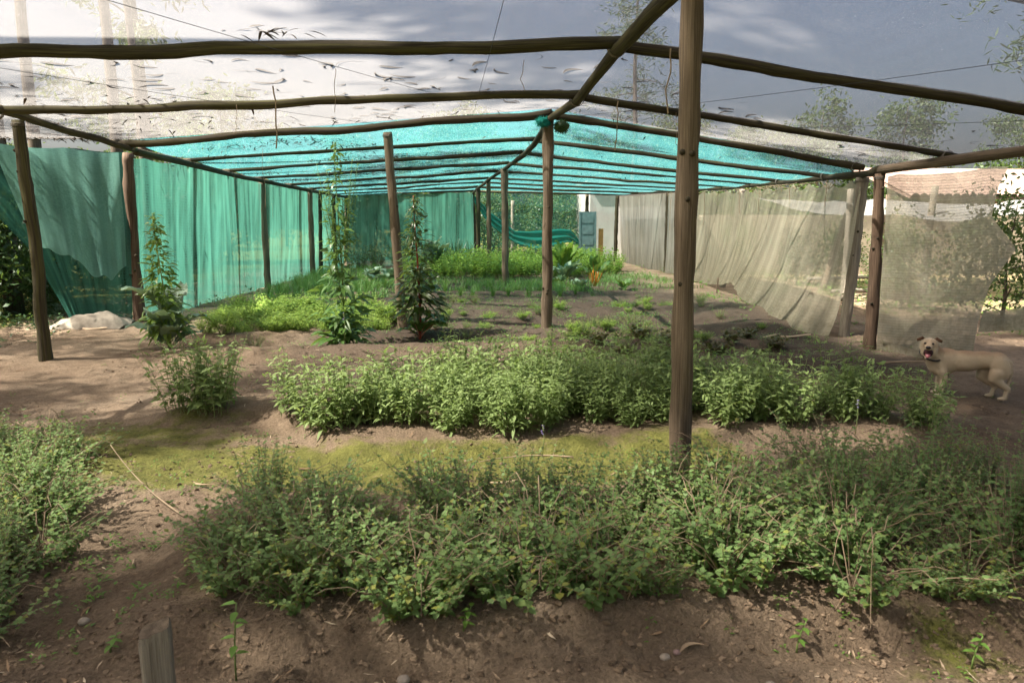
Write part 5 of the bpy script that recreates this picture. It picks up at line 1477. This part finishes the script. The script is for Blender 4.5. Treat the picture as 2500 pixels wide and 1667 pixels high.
hs = empty('tiled_house', (24.8, 27.5, 0), 'low house with pale red tiled roof beyond the right netting', 'house')
mb = MB(); mb.box((0, .2, 1.3), (15.0, 5.0, 2.6)); mb.build('wall', M['adobe'], hs, False)
M['tile'] = plain('roof_tile', (.26, .18, .145), .85, .35, 3)
rf = MB(); rf.add([(-8, -3.2, 2.72), (8, -3.2, 2.72), (8, 0.6, 4.05), (-8, 0.6, 4.05), (-8, -3.2, 2.62), (8, -3.2, 2.62), (8, 0.6, 3.9), (-8, .6, 3.9)],
                  [np.array([[0, 1, 2, 3], [4, 7, 6, 5], [0, 4, 5, 1], [1, 5, 6, 2], [3, 2, 6, 7], [0, 3, 7, 4]])])
roof = rf.build('roof', M['tile'], hs, False)
mb = MB(); a = np.linspace(0, np.pi, 7); y = np.linspace(0, 1, 2)
half = np.stack([np.stack([.155 * np.cos(a), np.full(7, yy), .085 * np.sin(a)], -1) for yy in (0, 1.02)], 0)
mb.grid(half); inner = half.copy(); inner[..., 2] -= .02; mb.grid(inner[:, ::-1])
tile_me = mb.mesh('roof_tile', M['tile'])
sl = math.atan2(4.05 - 2.72, 3.8)
for k in range(50):
    for q in range(3):
        o = link('roof_tile', tile_me, roof)
        x = -7.85 + k * .32; yy = -3.26 + q * .96 * math.cos(sl)
        o.location = (x, yy, 2.74 + (q * .96) * math.sin(sl) + .012 * q); o.rotation_euler = (sl + .02, 0, random.uniform(-.03, .03))

# ------------------------------------------------------------------ dog
def dog():
    o = empty('dog', (4.78, 5.93, hz(4.78, 5.93)), 'pale tan dog with open mouth and dark collar looking at the camera', 'dog', None, R(157))
    # local frame: +x towards the head, z up. Lumps are fused into one skin by a voxel remesh
    mb = MB()

    TURN = R(-16)
    def hd(p):       # turn a head point towards the camera
        x, y = p[0] - .305, p[1] - .045
        return (.305 + x * math.cos(TURN) - y * math.sin(TURN), .045 + x * math.sin(TURN) + y * math.cos(TURN), p[2])

    def ell(c, r, rot=0.0, n=12, head=False):
        th = np.linspace(0, np.pi, n); ph = np.linspace(0, 2 * np.pi, n * 2, endpoint=False)
        T, Ph = np.meshgrid(th, ph, indexing='ij')
        P = np.stack([r[0] * np.sin(T) * np.cos(Ph), r[1] * np.sin(T) * np.sin(Ph), r[2] * np.cos(T)], -1)
        cs, sn = math.cos(rot), math.sin(rot)
        P = np.stack([P[..., 0] * cs + P[..., 2] * sn, P[..., 1], -P[..., 0] * sn + P[..., 2] * cs], -1)
        if head:
            ct, s_t = math.cos(TURN), math.sin(TURN)
            P = np.stack([P[..., 0] * ct - P[..., 1] * s_t, P[..., 0] * s_t + P[..., 1] * ct, P[..., 2]], -1); c = hd(c)
        P = P + np.asarray(c)
        m = n * 2
        i = np.arange(n - 1)[:, None] * m; j = np.arange(m)[None]; j2 = (j + 1) % m
        mb.add(P, [np.stack([i + j, i + m + j, i + m + j2, i + j2], -1).reshape(-1, 4)])

    def limb(pts, rad):
        k = 4
        pts = np.array(pts, float); rad = np.array(rad, float)
        t = np.linspace(0, len(pts) - 1, (len(pts) - 1) * k + 1)
        p = np.stack([np.interp(t, np.arange(len(pts)), pts[:, a]) for a in range(3)], -1); rr = np.interp(t, np.arange(len(pts)), rad)
        for a, b in zip(p, rr):
            ell(a, (b, b, b), 0, 7)
    # trunk: deep chest, tucked belly, rounded croup
    ell((.16, 0, .335), (.155, .088, .125), .10)
    ell((.20, 0, .30), (.10, .075, .105))
    ell((.00, 0, .345), (.19, .082, .100), .04)
    ell((-.16, 0, .365), (.15, .075, .082), -.04)
    ell((-.26, 0, .36), (.10, .075, .085))
    # shoulders and front legs
    for s in (-1, 1):
        ell((.20, s * .062, .30), (.055, .032, .10), .25)
        limb([(.19, s * .062, .25), (.165, s * .064, .19), (.175, s * .064, .10), (.175, s * .064, .035)], [.044, .034, .024, .021])
        ell((.197, s * .064, .018), (.038, .024, .018))
    # hind legs: knee forward and high, hock backward
    for s, dx in ((-1, .03), (1, -.035)):
        ell((-.25 + dx, s * .055, .30), (.085, .040, .115), .35)
        limb([(-.22 + dx, s * .06, .25), (-.205 + dx, s * .062, .205), (-.275 + dx, s * .063, .145), (-.325 + dx, s * .063, .115), (-.312 + dx, s * .063, .06), (-.305 + dx, s * .063, .028)], [.060, .048, .034, .024, .020, .020])
        ell((-.285 + dx, s * .063, .017), (.040, .024, .017))
    # neck, turned to the camera side (local +y is towards the camera)
    limb([(.22, 0, .36), (.275, .02, .42), (.30, .045, .465)], [.095, .082, .072])
    # head: skull, cheeks, upper muzzle; faces local +y
    hx, hy, hzz = .305, .075, .495
    ell((hx, hy, hzz), (.074, .075, .066), head=True)
    ell((hx, hy + .01, hzz - .035), (.078, .062, .05), head=True)
    ell((hx, hy + .085, hzz - .018), (.034, .058, .026), head=True)
    ell((hx, hy + .05, hzz - .002), (.042, .045, .034), head=True)
    # lower jaw, dropped open
    ell((hx, hy + .040, hzz - .095), (.040, .035, .028), head=True)
    ell((hx, hy + .072, hzz - .112), (.030, .042, .016), head=True)
    for s in (-1, 1):
        ell((hx + s * .048, hy + .028, hzz - .065), (.018, .032, .042), head=True)
    # tail hanging down
    limb([(-.335, 0, .385), (-.375, .0, .34), (-.388, .005, .25), (-.375, .01, .15), (-.362, .012, .09)], [.024, .021, .018, .014, .008])
    me = mb.mesh('body', M['soil'])
    tmp = bpy.data.objects.new('tmp_dog', me); COL.objects.link(tmp)
    md = tmp.modifiers.new('r', 'REMESH'); md.mode = 'VOXEL'; md.voxel_size = .0085
    sm = tmp.modifiers.new('s', 'SMOOTH'); sm.factor = .6; sm.iterations = 6
    dg = bpy.context.evaluated_depsgraph_get(); dg.update()
    body = bpy.data.meshes.new_from_object(tmp.evaluated_get(dg))
    bpy.data.objects.remove(tmp)
    body.name = 'body'
    n = len(body.vertices)
    V = np.zeros(n * 3); body.vertices.foreach_get('co', V); V = V.reshape(-1, 3)
    # coat colour: cream, tan along the back, tan haunch edges
    ti = 0.35 + .55 * sstep(.38, .45, V[:, 2]) * (V[:, 0] < .24) + .25 * (fbm(V[:, 0] * 9 + 5, V[:, 2] * 9 + 3, 3) - .45)
    ti = ti - .15 * sstep(.16, .05, V[:, 2]) + .3 * ((V[:, 0] > .2) & (V[:, 1] > .11) & (V[:, 2] > .475))
    a = body.attributes.new('tint', 'FLOAT', 'POINT'); a.data.foreach_set('value', np.clip(ti, 0, 1).astype(np.float32))
    body.materials.clear()
    def coat(g):
        c = g.ramp(g.attr('tint').outputs['Fac'], [(0.0, (.70, .59, .44)), (.45, (.60, .47, .32)), (1.0, (.36, .21, .115))]).outputs[0]
        co = g.n('ShaderNodeTexCoord').outputs['Object']
        nn = g.noise(g.scale(co, (1, 1.0, 1.6)), 120, 3, .7)
        return g.mix(g.math('MULTIPLY', nn.outputs[0], .45), c, (.25, .19, .13)), g.bump(nn.outputs[0], .5, .004)
    body.materials.append(principled('dog_coat', coat, .85, .15))
    body.polygons.foreach_set('use_smooth', np.ones(len(body.polygons), bool)); body.update()
    link('body', body, o)
    # short coat
    nf = len(body.polygons); C = np.zeros(nf * 3); NN = np.zeros(nf * 3); body.polygons.foreach_get('center', C); body.polygons.foreach_get('normal', NN)
    C = C.reshape(-1, 3); NN = NN.reshape(-1, 3)
    rr = np.random.default_rng(5); pick = rr.integers(0, nf, 26000)
    pc = C[pick] + rr.normal(0, .004, (len(pick), 3)); pn = NN[pick]
    back = np.tile([-1.0, 0, -.35], (len(pick), 1)); hm = pc[:, 0] > .24; back[hm] = [0, -1, -.2]
    Dr = unit(pn * .45 + unit(back - pn * np.sum(back * pn, -1, keepdims=True)) + rr.normal(0, .18, (len(pick), 3)))
    ok = ~((pc[:, 1] > .135) & (pc[:, 2] > .38))
    tb = np.clip(0.35 + .55 * sstep(.38, .45, pc[:, 2]) * (pc[:, 0] < .24) + rr.normal(0, .14, len(pick)), 0, 1)
    MB().leaves(pc[ok] - pn[ok] * .001, Dr[ok], pn[ok], rr.uniform(.007, .016, ok.sum()) * np.where(hm[ok], .6, 1), .0022, .1, 0, tb[ok], 0, True).build('fur', body.materials[0], o)
    dark = plain('dark_skin', (.018, .013, .012), .4, .1, 30, 0, .5)
    mouth = plain('mouth_lining', (.05, .012, .014), .5, .1, 20)
    pink = plain('tongue_pink', (.36, .10, .11), .4, .1, 30, 0, .5)
    earm = plain('ear_brown', (.11, .055, .03), .8, .2, 40)

    def part(name, c, r, m, rot=None, n=10):
        b = MB(); th = np.linspace(0, np.pi, n); ph = np.linspace(0, 2 * np.pi, n * 2 + 1); T, Ph = np.meshgrid(th, ph, indexing='ij')
        b.grid(np.stack([r[0] * np.sin(T) * np.cos(Ph), r[1] * np.sin(T) * np.sin(Ph), r[2] * np.cos(T)], -1)[::-1])
        p = b.build(name, m, o, True, hd(c))
        p.rotation_euler = (rot[0] if rot else 0, 0, TURN)
        return p
    part('nose', (hx, hy + .142, hzz - .008), (.022, .014, .016), dark)
    for s in (-1, 1):
        part('eye', (hx + s * .031, hy + .068, hzz + .020), (.0125, .008, .0105), dark)
        # ear: folded triangular flap with thickness
        eb = MB()
        pts = np.array([(.030, .0, .052), (.066, -.005, .040), (.060, .0, .075), (.105, .022, .050), (.098, .030, .028), (.070, .018, .036)])
        pts[:, 0] *= s; pts = np.array([hd(q) for q in pts + [hx, hy, hzz]])
        th_ = np.array([0, -.008, 0])
        VV = np.vstack([pts, pts + th_])
        tri = np.array([[0, 1, 2], [2, 1, 5], [2, 5, 3], [3, 5, 4]])
        eb.add(VV, [np.vstack([tri, tri[:, ::-1] + 6]), np.array([[0, 2, 8, 6], [2, 3, 9, 8], [3, 4, 10, 9], [4, 5, 11, 10], [5, 1, 7, 11], [1, 0, 6, 7]])])
        eb.build('ear', earm, o)
    part('mouth', (hx, hy + .060, hzz - .068), (.040, .046, .044), mouth)
    part('tongue', (hx, hy + .094, hzz - .078), (.023, .040, .010), pink, (R(-50), 0, 0))
    part('chin_tip', (hx, hy + .113, hzz - .116), (.014, .008, .008), dark)
    # collar
    th = np.linspace(0, 2 * np.pi, 25)[:-1]
    ring = np.stack([.283 + .090 * np.cos(th), .028 + .084 * np.sin(th), .408 + .016 * np.cos(th) - .045 * np.sin(th) - .012], -1)
    rp = np.vstack([ring, ring[:2]])
    MB().tube(rp, .0095, 8, cap=False).build('collar', dark, o)
    return o


dog()
